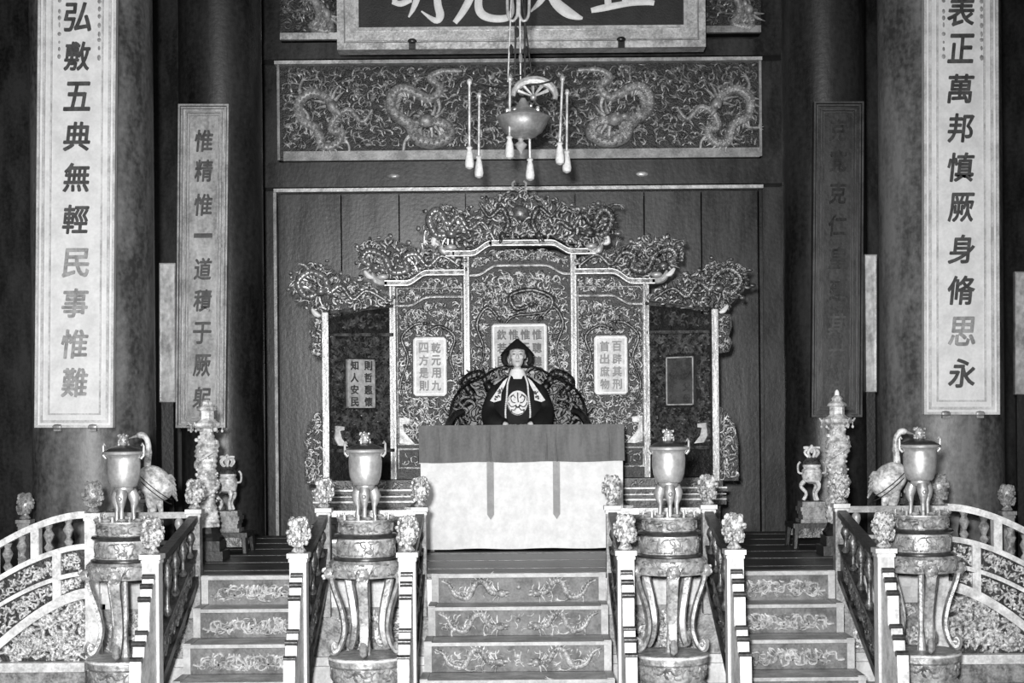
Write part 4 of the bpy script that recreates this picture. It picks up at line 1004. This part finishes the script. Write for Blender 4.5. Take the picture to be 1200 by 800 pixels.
    # crowns
    for nm, pts, D, n, mt, dr in (
        ('inner_crown', [(546, 316), (500, 316), (484, 328), (452, 328), (436, 312), (420, 306), (418, 286), (436, 278), (460, 276), (480, 284), (500, 290), (530, 298), (546, 304)], SD - .03, 190, 'giltmid',
         (([(540, 312), (520, 300), (504, 312), (490, 298), (476, 302), (480, 316), (462, 318), (452, 300), (434, 294), (428, 304), (440, 312)], .032),)),
        ('outer_crown', [(462, 356), (420, 362), (392, 368), (372, 372), (350, 350), (338, 336), (342, 318), (364, 306), (385, 304), (400, 318), (424, 322), (446, 338), (462, 346)], Da + .12, 210, 'giltdark' if k else 'giltmid',  # right outer crown darker: the dim side is painted into the gilt
         (([(455, 352), (432, 340), (416, 350), (402, 334), (388, 342), (384, 326), (366, 318), (352, 330), (362, 346), (376, 342)], .03),))):
        pp = Mx(pts); core = prism_px(MB(), [(a * .93 + .07 * sum(p[0] for p in pp) / len(pp), b * .9 + .1 * sum(p[1] for p in pp) / len(pp)) for a, b in pp], D, .05)
        cw_ = core.build(nm, 'ground', scr, smooth=False)
        mb = MB(); fr2 = frame_at((0, D, 0))
        for pth, r in dr:
            md = MB(); dragon(md, fr2, [W2(a, b, D) for a, b in Mx(pth)], r, rg, w=.07); md.build('dragon', 'giltbright' if (k == 0) else 'gilt', cw_)  # duller gilt on the right dragons: their weaker light is in the colour
        scrolls(mb, fr2, poly_uv(pp, D), n, .013, .10, rg, 0, .08, steps=7)
        for a, b in pp[::1]:
            if rg.random() < .8:
                q = P(a + rg.uniform(-1, 1), b + rg.uniform(-1, 1), D - rg.uniform(0, .04)); mb.ell(q, (rg.uniform(.015, .04), .02, rg.uniform(.012, .03)), 7, 5)
        mb.build('relief', mt, cw_, kind='stuff')
        a, b = (mx(434), 322) if nm[0] == 'i' else (mx(372), 366)
        MB().tube(catmull([tuple(P(a - 5 * (1 - 2 * k), b - 6, D - .08)), tuple(P(a, b, D - .1)), tuple(P(a + 5 * (1 - 2 * k), b + 2, D - .1))], 4), [.012, .018, .022, .024, .026, .022, .018, .014, .008], 7).build('crown_tip', 'white', cw_)
# central crown
pts = [(552, 293), (578, 280), (648, 280), (672, 292), (692, 292), (706, 298), (712, 286), (722, 272), (718, 248), (700, 240), (672, 244), (650, 232), (632, 228), (612, 218), (592, 228), (572, 232), (552, 244), (524, 240), (504, 246), (498, 266), (506, 290), (516, 296), (530, 288)]
cc = prism_px(MB(), [(612 + (a - 612) * .93, 264 + (b - 264) * .8) for a, b in pts], SD - .03, .06).build('central_crown', 'ground', scr, smooth=False)
mb = MB(); frc = frame_at((0, SD - .03, 0))
for s_ in (-1, 1):
    md = MB(); dragon(md, frc, [W2(612 + s_ * a, b, SD) for a, b in ((30, 284), (44, 262), (60, 270), (72, 254), (84, 264), (96, 248), (106, 258), (98, 276), (84, 276))], .034, rg, w=.08); md.build('dragon', 'giltbright' if s_ < 0 else 'gilt', cc)  # left dragon brighter: light from the left put into the gilt
    md = MB(); dragon(md, frc, [W2(612 + s_ * a, b, SD) for a, b in ((48, 240), (36, 256), (22, 246), (14, 262), (20, 276))], .024, rg, w=.09); md.build('dragon', 'gilt', cc)
mb.ell(P(612, 250, SD - .1), (.09, .07, .08), 12, 8)
scrolls(mb, frc, poly_uv(pts, SD - .03), 480, .0135, .11, rg, 0, .1, steps=7)
for a, b in pts:
    for q in range(2): mb.ell(P(a + rg.uniform(-6, 6), b + rg.uniform(-4, 4), SD - rg.uniform(0, .08)), (rg.uniform(.015, .04), .02, rg.uniform(.012, .03)), 7, 5)
mb.build('relief', 'giltmid', cc, kind='stuff')
for s_ in (-1, 1):
    MB().tube(catmull([tuple(P(611 + s_ * 1, 223, SD - .06)), tuple(P(611 + s_ * 6, 221, SD - .06)), tuple(P(611 + s_ * 8, 215, SD - .06)), tuple(P(611 + s_ * 5, 212, SD - .06))], 4), .011, 6).build('horn', 'rim', cc)
    MB().tube(catmull([tuple(P(612 + s_ * 100, 276, SD - .1)), tuple(P(612 + s_ * 102, 284, SD - .1)), tuple(P(612 + s_ * 96, 286, SD - .1))], 4), [.02, .024, .028, .028, .03, .026, .022, .018, .01], 7).build('crown_tip', 'white', cc)
# pedestal of the screen
z0 = PZ + .006; mb = MB(); zt = P(612, 560, SD).z
mb.b2(-1.95, 2.02, SD - .35, SD + .3, z0, z0 + .14); mb.b2(-1.88, 1.95, SD - .28, SD + .25, z0 + .14, z0 + .3)
mb.b2(-1.93, 2.0, SD - .33, SD + .28, z0 + .3, z0 + .38)
ped = mb.build('pedestal', 'darkrail', scr, smooth=False)
mb = MB(); mb.b2(-1.94, 2.01, SD - .37, SD + .3, zt - .13, zt - .09); mb.b2(-1.9, 1.97, SD - .31, SD + .2, z0 + .38, zt - .0)
mb.build('pedestal_top', 'darkrail', scr, smooth=False)
mb = MB(); mb.b2(-1.93, 2.0, SD - .385, SD - .37, zt - .1, zt - .085); mb.b2(-1.93, 2.0, SD - .34, SD - .33, z0 + .345, z0 + .36); mb.b2(-1.93, 2.0, SD - .33, SD - .31, zt - .16, zt - .15); mb.build('pedestal_bead', 'rim', scr, smooth=False)
mb = MB(); scrolls(mb, frame_at((0, SD - .31, 0)), [(-1.85, z0 + .39), (1.9, z0 + .39), (1.9, zt - .01), (-1.85, zt - .01)], 260, .009, .12, rg); mb.build('pedestal_relief', 'giltdark', scr)

# ================================================================= THRONE, DAIS, DESK
TZ = PZ + .36
da = thing('throne_dais', (0, 13.55, PZ), 'low dark dais under the throne behind the desk', 'dais')
MB().b2(-.95, 1.0, 12.98, 13.98, PZ, TZ).build('dais_body', 'lacquer', da, smooth=False)
mb = MB().b2(-.98, 1.03, 12.955, 12.985, TZ - .05, TZ); mb.build('dais_edge', 'giltdark', da, smooth=False)
X0 = P(607, 440, 13.5).x
th = thing('throne', (X0, 13.6, TZ), 'dark dragon-carved throne with a rounded back behind the seated person', 'throne')
SZ = TZ + .46
MB().b2(X0 - .55, X0 + .55, 13.3, 13.9, SZ - .1, SZ).build('seat', 'lacquer', th, smooth=False)
MB().b2(X0 - .5, X0 + .5, 13.32, 13.88, SZ, SZ + .03).build('cushion', 'clothg', th, smooth=False)
for a in (-1, 1):
    for b in (-1, 1): MB().tube([(X0 + a * .48, 13.6 + b * .24, SZ - .1), (X0 + a * .52, 13.6 + b * .26, SZ - .25), (X0 + a * .48, 13.6 + b * .24, TZ)], [.05, .04, .05], 8).build('leg', 'lacquer', th)
TB = 13.93; bk = MB()
pth = [(-.60, SZ), (-.62, 2.0), (-.52, 2.22), (-.34, 2.32), (-.15, 2.42), (.15, 2.42), (.34, 2.32), (.52, 2.22), (.62, 2.0), (.60, SZ)]
bk.tube(catmull([(X0 + a, 13.45 + .45 * (1 - min(1, abs(a) / .62)) ** .5 if abs(a) < .6 else 13.5, b) for a, b in pth], 5), .012, 8)
bk.build('back_rail', 'thronecarve', th)
mb = MB(); frt = frame_at((X0, 13.86, 0)); rgt = random.Random(77)
for s_ in (-1, 1):
    dragon(mb, frt, [(s_ * a, b) for a, b in ((.2, 1.9), (.45, 1.85), (.56, 2.02), (.42, 2.14), (.5, 2.28), (.36, 2.36), (.28, 2.26))], .035, rgt, w=.02)
    mb.tube(catmull([(X0 + s_ * .6, 13.35, SZ), (X0 + s_ * .64, 13.32, SZ + .2), (X0 + s_ * .58, 13.34, SZ + .34), (X0 + s_ * .5, 13.4, SZ + .38)], 5), .035, 8)
scrolls(mb, frt, [(-.62, SZ + .02), (.62, SZ + .02), (.64, 2.1), (.5, 2.32), (.3, 2.42), (-.3, 2.42), (-.5, 2.32), (-.64, 2.1)], 420, .014, .13, rgt, 0, .06)
mb.build('dragon_carving', 'thronecarve', th, kind='stuff')
MB().prism([(-.58, SZ), (.58, SZ), (.6, 2.05), (.48, 2.28), (.3, 2.36), (-.3, 2.36), (-.48, 2.28), (-.6, 2.05)], (X0, 13.86, 0), (1, 0, 0), (0, 0, 1), (0, 1, 0), 0, .04).build('back_panel', 'lacquer', th, smooth=False)

# desk with cloths
DY = 12.5
d0 = P(611, 643, DY); dl, dr_ = P(492.5, 600, DY).x, P(729.5, 600, DY).x; dz = P(611, 497.5, DY).z; dz1 = P(611, 541, DY).z
dk = thing('desk', ((dl + dr_) / 2, DY + .3, PZ), 'long desk before the throne, hidden under its cloths', 'desk')
MB().b2(dl + .02, dr_ - .02, DY + .02, DY + .42, dz - .05, dz - .01).build('desk_top', 'lacquer', dk, smooth=False)
for a in (dl + .08, dr_ - .08):
    for b in (DY + .08, DY + .36): MB().b2(a - .03, a + .03, b - .03, b + .03, PZ, dz - .05).build('leg', 'lacquer', dk, smooth=False)
def cloth(x0, x1, z0, z1, y, depth, amp, freq, seed, over=True):
    rg = random.Random(seed); ph = [rg.uniform(0, 6.28) for _ in range(4)]
    path = []
    if over: path += [(x0, y + depth, z0)]; 
    mb = MB(); nx, nz = 90, 14; vs = []
    def wv(u, v): return amp * v * (sin(u * freq + ph[0]) + .6 * sin(u * freq * 2.3 + ph[1])) * .5
    # skirt: left side, front, right side
    per = [(x0, y + depth - depth * i / 14, -1, 0) for i in range(14)] + [(x0 + (x1 - x0) * i / nx, y, 0, -1) for i in range(nx + 1)] + [(x1, y + depth * (i + 1) / 14, 1, 0) for i in range(14)]
    m = len(per)
    for j in range(nz + 1):
        v = j / nz
        for i, (a, b, nxx, nyy) in enumerate(per):
            w = wv(i * .12, v); vs.append((a + nxx * (w + .006 * v), b + nyy * (w + .006 * v), z1 + (z0 - z1) * v + (.004 * sin(i * .2) if j == nz else 0)))
    mb.add(vs, [(j * m + i, j * m + i + 1, (j + 1) * m + i + 1, (j + 1) * m + i) for j in range(nz) for i in range(m - 1)])
    mb.add([(x0, y, z1), (x1, y, z1), (x1, y + depth, z1), (x0, y + depth, z1)], [(0, 1, 2, 3)])
    return mb
lc = cloth(dl, dr_, PZ + .025, dz - .008, DY, .43, .010, 2.2, 3).build('under_cloth', 'clothw', None, (d0.x, DY, PZ))
tag(lc, 'white cloth falling to the floor over the front of the long desk', 'cloth')
tc = thing('table_cover', (d0.x, DY, dz), 'grey cover on the desk top with two pointed hanging straps', 'cloth')
cloth(dl - .012, dr_ + .012, dz1, dz, DY - .022, .47, .012, 5, 8).build('valance', 'clothg', tc)
for px in (574, 651.5):
    a = P(px - 4, 541, DY - .05); b = P(px + 4, 541, DY - .05); z = P(px, 602, DY).z; zp = P(px, 608, DY).z
    MB().prism([(a.x, z), ((a.x + b.x) / 2, zp), (b.x, z), (b.x, dz1 + .005), (a.x, dz1 + .005)], (0, DY - .045, 0), (1, 0, 0), (0, 0, 1), (0, 1, 0), 0, .008).build('strap', 'strap', tc, smooth=False)
    MB().tube([((a.x + b.x) / 2 + .008, DY - .04, dz1 + .0), ((a.x + b.x) / 2 - .004, DY - .04, (dz + dz1) / 2), ((a.x + b.x) / 2 + .004, DY - .03, dz - .01)], [.008, .006, .003], 6).build('seam_fold', 'clothg', tc)
for px in (514, 640, 713):
    a = P(px, 520, DY - .03); MB().tube([(a.x, DY - .034, dz1 + .02), (a.x + .008, DY - .034, (dz + dz1) / 2), (a.x - .004, DY - .028, dz - .03)], [.007, .005, .002], 6).build('fold', 'clothg', tc)

# ================================================================= PERSON
pX, pY = X0, 13.52
pe = thing('person', (pX, pY, SZ), 'person seated behind the desk in black robe with round chest medallion and dark pointed hat', 'person')
HZ = 2.515
def skinmesh():
    V_ = [((0, 0, SZ + .14), .15), ((0, .0, 1.95), .14), ((0, .02, 2.15), .15), ((0, .02, 2.27), .12), ((0, 0, 2.34), .056), ((0, -.01, 2.42), .052)]
    E_ = [(0, 1), (1, 2), (2, 3), (3, 4), (4, 5)]
    for s_ in (-1, 1):
        b = len(V_)
        V_ += [((s_ * .17, .02, 2.235), .07), ((s_ * .245, -.02, 2.0), .052), ((s_ * .16, -.2, 1.885), .04), ((s_ * .09, -.27, 1.87), .03)]
        E_ += [(3, b), (b, b + 1), (b + 1, b + 2), (b + 2, b + 3)]
        c = len(V_)
        V_ += [((s_ * .11, -.06, SZ + .11), .1), ((s_ * .15, -.38, SZ + .1), .07), ((s_ * .15, -.4, TZ + .12), .05), ((s_ * .15, -.42, TZ + .05), .045), ((s_ * .16, -.5, TZ + .045), .035)]
        E_ += [(0, c), (c, c + 1), (c + 1, c + 2), (c + 2, c + 3), (c + 3, c + 4)]
    me = bpy.data.meshes.new('b'); me.from_pydata([p for p, _ in V_], E_, []); ob = bpy.data.objects.new('b', me); COL.objects.link(ob)
    mod = ob.modifiers.new('s', 'SKIN'); 
    for i, (p, r) in enumerate(V_): me.skin_vertices[0].data[i].radius = (r, r); me.skin_vertices[0].data[i].use_root = (i == 0)
    sb_ = ob.modifiers.new('u', 'SUBSURF'); sb_.levels = 2
    dg = bpy.context.evaluated_depsgraph_get(); m1 = bpy.data.meshes.new_from_object(ob.evaluated_get(dg)); bpy.data.objects.remove(ob)
    mb = MB(); mb.add([v.co.copy() for v in m1.vertices], [tuple(p.vertices) for p in m1.polygons])
    z = HZ
    mb.ell((0, .012, z + .02), (.073, .09, .098), 20, 14); mb.ell((0, -.02, z - .045), (.056, .06, .07), 16, 12); mb.ell((0, -.052, z - .092), (.024, .02, .02), 10, 8)
    mb.ell((0, -.09, z - .018), (.012, .017, .024), 8, 6); mb.ell((0, -.098, z - .03), (.017, .012, .010), 8, 6); mb.ell((0, -.072, z + .015), (.009, .014, .03), 8, 6)
    mb.ell((0, -.064, z + .035), (.046, .014, .012), 10, 6); mb.ell((0, -.077, z - .058), (.022, .011, .008), 8, 6)
    for s_ in (-1, 1):
        mb.ell((s_ * .038, -.056, z - .022), (.022, .018, .018), 8, 6); mb.ell((s_ * .07, .02, z - .008), (.010, .016, .026), 8, 6)
        # hands folded on the lap: palm, four fingers and a thumb
        hx, hy, hz = s_ * .07, -.3, 1.865
        mb.ell((hx, hy, hz), (.036, .045, .018), 10, 8)
        for q in range(4):
            fx = hx - s_ * .01 + (q - 1.5) * .017; l = (.062, .072, .068, .052)[q]
            mb.tube([(fx, hy - .03, hz + .004), (fx - s_ * .004, hy - .03 - l * .55, hz + .006), (fx - s_ * .006, hy - .03 - l, hz - .016)], [.0095, .009, .0065], 7)
        mb.tube([(hx - s_ * .03, hy + .01, hz + .006), (hx - s_ * .05, hy - .02, hz + .01), (hx - s_ * .052, hy - .05, hz + .004)], [.011, .010, .007], 7)
    me = bpy.data.meshes.new('body'); me.from_pydata([tuple(v) for v in mb.v], [], mb.f)
    ob = bpy.data.objects.new('b', me); COL.objects.link(ob); r = ob.modifiers.new('r', 'REMESH'); r.mode = 'VOXEL'; r.voxel_size = .0065
    s2 = ob.modifiers.new('sm', 'SMOOTH'); s2.iterations = 1; s2.factor = .4
    dg = bpy.context.evaluated_depsgraph_get(); m2 = bpy.data.meshes.new_from_object(ob.evaluated_get(dg)); bpy.data.objects.remove(ob)
    m2.transform(Matrix.Translation((0, 0, -SZ))); m2.polygons.foreach_set('use_smooth', [True] * len(m2.polygons)); m2.materials.clear(); m2.materials.append(M['skin'])
    return m2
body = bpy.data.objects.new('body', skinmesh()); COL.objects.link(body); body.parent = pe; WL['body'] = WL[pe.name]
def pp(x, y, z): return (pX + x, pY + y, z)
rgp = random.Random(1)
# robe torso: lofted ellipses
secs = [(.30, .24, SZ + .04, -.06), (.31, .22, SZ + .14, -.03), (.27, .19, 1.95, .0), (.25, .18, 2.08, .01), (.245, .165, 2.2, .02), (.21, .14, 2.265, .02), (.13, .10, 2.31, .01), (.075, .075, 2.335, 0)]
mb = MB(); n = 32; vs = []
for (a, b, z, yo) in secs:
    for k in range(n): t = 2 * pi * k / n; vs.append(pp(a * cos(t), yo + b * sin(t), z))
mb.add(vs, [(i * n + k, i * n + (k + 1) % n, (i + 1) * n + (k + 1) % n, (i + 1) * n + k) for i in range(len(secs) - 1) for k in range(n)])
for s_ in (-1, 1):
    mb.tube(catmull([pp(s_ * .13, .02, 2.225), pp(s_ * .195, .0, 2.17), pp(s_ * .245, -.02, 2.0), pp(s_ * .21, -.17, 1.89), pp(s_ * .12, -.24, 1.87)], 4), [.06, .066, .07, .072, .075, .078, .08, .085, .088, .09, .09, .09, .09, .085, .08, .075, .07], 14)
    mb.tube([pp(s_ * .12, -.02, SZ + .12), pp(s_ * .16, -.4, SZ + .1), pp(s_ * .16, -.42, TZ + .2), pp(s_ * .16, -.43, TZ + .1)], [.15, .12, .12, .14], 14)
mb.build('robe', 'robe', pe)
mb = MB(); mb.lathe([(.10, 2.295), (.088, 2.315), (.078, 2.34), (.066, 2.372), (.06, 2.385)], (pX, pY, 0), 24, sy=1.05); mb.build('white_collar', 'white', pe)
def ontorso(x, z):       # front surface of the robe
    for (a0, b0, z0, y0), (a1, b1, z1, y1) in zip(secs[:-1], secs[1:]):
        if z0 <= z <= z1:
            t = (z - z0) / (z1 - z0); a = a0 + (a1 - a0) * t; b = b0 + (b1 - b0) * t; yo = y0 + (y1 - y0) * t
            return yo - b * sqrt(max(0.02, 1 - (x / a) ** 2))
    return -.15
def patch(pts, m, nm, lift=.006, parent=pe, g=7):
    # ruled patch following the robe: pts quads (x,z)
    mb = MB(); (a, b, c, d) = pts; vs = []
    for i in range(g + 1):
        for j in range(g + 1):
            u, v = i / g, j / g
            x = (a[0] * (1 - u) + b[0] * u) * (1 - v) + (d[0] * (1 - u) + c[0] * u) * v; z = (a[1] * (1 - u) + b[1] * u) * (1 - v) + (d[1] * (1 - u) + c[1] * u) * v
            vs.append(pp(x, ontorso(x, z) - lift, z))
    q = g + 1; nn = len(vs); vs += [(p[0], p[1] + .004, p[2]) for p in vs]
    fs = [(i * q + j, (i + 1) * q + j, (i + 1) * q + j + 1, i * q + j + 1) for i in range(g) for j in range(g)]
    fs += [tuple(k + nn for k in f) for f in fs]; mb.add(vs, fs); return mb.build(nm, m, parent)
# round medallion
mb = MB(); vs = [pp(0, ontorso(0, 2.075) - .012, 2.075)]; R1, R2 = .095, .112
NR = 6; NA = 28
for i in range(1, NR + 1):
    for k in range(NA):
        t = 2 * pi * k / NA; x = R1 * i / NR * cos(t); z = 2.075 + R2 * i / NR * sin(t); vs.append(pp(x, ontorso(x, z) - .012, z))
mb.add(vs, [(0, 1 + k, 1 + (k + 1) % NA) for k in range(NA)] + [(1 + (i - 1) * NA + k, 1 + i * NA + k, 1 + i * NA + (k + 1) % NA, 1 + (i - 1) * NA + (k + 1) % NA) for i in range(1, NR) for k in range(NA)])
med = mb.build('chest_medallion', 'embroid', pe)
mb = MB()
def ink(pts, r): mb.tube(catmull([pp(x, ontorso(x, z) - .013, z) for x, z in pts], 3), r, 5)
ink([(0, 2.17), (0, 2.12), (.005, 2.08)], .006)
for s_ in (-1, 1):
    ink([(s_ * .02, 2.075), (s_ * .05, 2.085), (s_ * .062, 2.12), (s_ * .04, 2.145), (s_ * .022, 2.12)], .005)
    ink([(s_ * .012, 2.06), (s_ * .045, 2.04), (s_ * .07, 2.05), (s_ * .085, 2.08)], .005)
    ink([(s_ * .01, 2.04), (s_ * .03, 2.01), (s_ * .06, 2.015), (s_ * .05, 1.995)], .005)
    ink([(s_ * .09, 2.06), (s_ * .078, 2.02), (s_ * .05, 1.985), (.0, 1.968)], .004)
    ink([(s_ * .03, 2.155), (s_ * .07, 2.13), (s_ * .088, 2.09)], .004)
ink([(-.02, 2.05), (0, 2.035), (.02, 2.05)], .008)
mb.build('medallion_pattern', 'embroidd', med)
# pointed shoulder collar tips
for s_ in (-1, 1):
    mb = MB(); base = [(.095, 2.30), (.125, 2.275), (.215, 2.10), (.255, 2.115), (.215, 2.09), (.15, 2.10), (.135, 2.17), (.11, 2.24)]
    P0 = [(.09, 2.305), (.13, 2.27), (.25, 2.098), (.215, 2.082), (.152, 2.10), (.148, 2.17), (.115, 2.235)]
    c_ = (.165, 2.16)
    P1 = [(c_[0] + (a - c_[0]), c_[1] + (b - c_[1])) for a, b in P0]
    n = len(P1); vs = [pp(s_ * a, -.19 + .25 * max(0, a - .15), b) for a, b in P1] + [pp(s_ * a, -.175 + .25 * max(0, a - .15), b) for a, b in P1]
    mb.add(vs, [tuple(range(n)), tuple(range(2 * n - 1, n - 1, -1))] + [(k, k + n, (k + 1) % n + n, (k + 1) % n) for k in range(n)])
    cp_ = mb.build('shoulder_collar', 'embroid', pe, smooth=False)
    mb = MB()
    for i in range(14):
        a, b = rgp.uniform(.13, .225), rgp.uniform(2.11, 2.22)
        if inpoly(a, b, P1): mb.ell(pp(s_ * a, -.192 + .25 * max(0, a - .15), b), (rgp.uniform(.008, .018), .004, rgp.uniform(.005, .011)), 6, 4, Matrix.Rotation(rgp.uniform(0, 3), 3, 'Y'))
    mb.build('collar_pattern', 'embroidd', cp_)
# necklace
for s_ in (-1, 1):
    mb = MB(); path = catmull([(s_ * .07, 2.32), (s_ * .09, 2.25), (s_ * .098, 2.15), (s_ * .112, 2.0), (s_ * .105, 1.88), (s_ * .09, 1.8)], 9)
    for (x, z) in path: mb.ell(pp(x, ontorso(x, z) - .016, z), .0095, 6, 4)
    mb.build('bead_strand', 'embroid', pe)
# hat
mb = MB(); vs = []; NH = 36; hr_ = (1.0, .93, .72, .48, .25, .08)
def brim(a): return -.005 + .062 * max(0, -sin(a)) ** 1.2, .118 + .04 * abs(cos(a))
for j, q in enumerate(hr_):
    for k in range(NH):
        a = 2 * pi * k / NH; ze, re_ = brim(a); zt_ = .158
        vs.append(pp(re_ * q * cos(a), .01 + re_ * q * sin(a) * .92, HZ + ze + (zt_ - ze) * (1 - q) ** .82))
vs += [pp(brim(2 * pi * k / NH)[1] * .88 * cos(2 * pi * k / NH), .01 + brim(2 * pi * k / NH)[1] * .82 * sin(2 * pi * k / NH), HZ + brim(2 * pi * k / NH)[0] - .002) for k in range(NH)]
vs.append(pp(0, .01, HZ + .162)); n6 = len(hr_)
mb.add(vs, [(j * NH + k, j * NH + (k + 1) % NH, (j + 1) * NH + (k + 1) % NH, (j + 1) * NH + k) for j in range(n6 - 1) for k in range(NH)] + [((n6 - 1) * NH + k, (n6 - 1) * NH + (k + 1) % NH, len(vs) - 1) for k in range(NH)] + [(k, (k + 1) % NH, n6 * NH + (k + 1) % NH, n6 * NH + k) for k in range(NH)])
mb.build('hat', 'robe', pe)
MB().lathe([(.092, .048), (.099, .054), (.092, .06)], (pX, pY + .002, HZ), 28).build('hat_band', 'paleink', pe)
MB().ell((pX, pY + .01, HZ + .16), (.014, .014, .016), 8, 6).build('hat_knob', 'paleink', pe)
for s_ in (-1, 1):
    mb = MB(); mb.tube(catmull([pp(s_ * .11, .03, HZ + .03), pp(s_ * .122, .02, HZ - .015), pp(s_ * .12, .01, HZ - .055), pp(s_ * .09, .01, HZ - .085)], 4), [.02, .022, .024, .026, .027, .027, .027, .026, .025, .024, .022, .018, .01], 10, .8); mb.build('ear_flap', 'robe', pe)
    MB().ell(pp(s_ * .031, -.078, HZ + .006), (.014, .01, .005), 8, 6).build('eye', 'ink', pe)
    MB().tube([pp(s_ * .014, -.085, HZ + .03), pp(s_ * .034, -.083, HZ + .036), pp(s_ * .052, -.07, HZ + .03)], [.002, .003, .002], 5).build('eyebrow', 'paleink', pe)
MB().ell(pp(0, -.088, HZ - .058), (.018, .006, .0045), 8, 6).build('lips', 'paleink', pe)

LEVEL = False
# ================================================================= HANGING LANTERN
LD = 12.4; lt = P(613, 0, LD)
ln = thing('hanging_lantern', (lt.x, LD, 2.9), 'ornate hanging lantern with a round bowl and pale drop pendants before the frieze', 'lantern')
zc = CEIL
for a, b, mt in ((600, 596, 'bronze'), (606, 604, 'bronzedark'), (610, 611, 'bronze'), (616, 616, 'bronzedark'), (613, 625, 'bronzedark')):
    p, q, r = P(a, 0, LD), P(a + (b - a) * .3, 30, LD), P(b, 96, LD)
    MB().tube([(lt.x + (p.x - lt.x) * .3, LD, zc), tuple(p), tuple(q), tuple(r)], [.007, .008, .009, .007], 6).build('cord', mt, ln)
for cx, mt in ((601.5, 'rim'), (615, 'rim')):
    MB().tube(catmull([tuple(P(cx - 6, -30, LD)), tuple(P(cx - 6, 10, LD)), tuple(P(cx - 4, 21, LD)), tuple(P(cx, 24.5, LD)), tuple(P(cx + 4, 21, LD)), tuple(P(cx + 6, 10, LD)), tuple(P(cx + 6, -30, LD))], 4), .013, 8).build('ribbon_loop', mt, ln)
for i, (x, y) in enumerate(((607, 38), (613, 52), (600, 58), (611, 68), (618, 60))):
    MB().ell(P(x, y, LD - .02), (.018, .018, .045), 8, 6).build('bead', 'bronze' if i % 2 else 'bronzedark', ln)
mb = MB(); arc = [tuple(P(627 + 25 * cos(t), 112 - 18 * sin(t), LD)) for t in [(-.25 + i * .285) for i in range(13)]]
mb.tube(arc, [.02 + .02 * sin(pi * i / 12) for i in range(13)], 8); mb.build('wheel_rim', 'boardframe', ln)
for i in range(5):
    t = .5 + i * .55; MB().tube([tuple(P(626, 113, LD)), tuple(P(626 + 20 * cos(t), 112 - 13 * sin(t), LD))], [.006, .016], 5).build('wheel_spoke', 'rim', ln)
MB().ell(P(626, 114, LD), (.03, .03, .03)).build('wheel_hub', 'bronze', ln)
bc = P(614, 143, LD)
MB().lathe([(.02, -.145), (.09, -.13), (.16, -.085), (.2, -.02), (.205, .01), (.225, .028), (.23, .035), (.2, .05), (.15, .075), (.11, .1), (.06, .13), (.02, .2)], bc, 32).build('bowl', 'bronze', ln)
MB().lathe([(.003, -.27), (.03, -.23), (.055, -.19), (.02, -.16), (.03, -.14)], P(611, 143, LD), 10).build('bottom_finial', 'rim', ln)
mb = MB(); rgl = random.Random(8)
for i in range(30): a = rgl.uniform(0, 6.28); mb.ell((bc.x + .13 * cos(a), LD + .13 * sin(a), bc.z + rgl.uniform(.06, .12)), rgl.uniform(.012, .025), 6, 4)
mb.build('bowl_collar', 'bronze', ln)
for (x, y0, y1, x2, yy) in ((551, 96, 195, 551, 0), (562.5, 112, 206, 562, 1), (598.5, 92, 183, 598, 0), (621.5, 160, 209, 622, 1), (660, 92, 190, 657, 0), (665.5, 108, 200, 665, 1)):
    D_ = LD - .12 if yy == 0 else LD + .1
    a = P(x, y0, D_); b = P(x2, y1 - 24, D_); e = P(x2, y1, D_)
    pn = MB().tube([tuple(a), tuple(b)], .011, 6).build('pendant_string', 'rim', ln)
    MB().lathe([(.012, 0), (.03, -.015), (.018, -.03), (.028, -.06), (.036, -.12), (.04, -.15), (.034, -.18), (.01, -.195)], b, 12).build('pendant_drop', 'tassel', pn)
    MB().ell(a, (.022, .015, .03), 8, 6).build('pendant_hook', 'rim', pn)
    if x < 590 or x > 640:
        c_ = P(612, 100, LD); MB().tube(catmull([tuple(c_), tuple(P((612 + x) / 2, 98 + (y0 - 92), (LD + D_) / 2)), tuple(a + Vector((0, 0, .01)))], 4), .008, 5).build('arm', 'bronzedark', ln)
    else:
        MB().tube([tuple(a), tuple(P(612, y0 - 4, LD))], .006, 5).build('arm', 'bronzedark', ln)
print('tris', sum(len(o.data.polygons) for o in SC.objects if o.type == 'MESH'))
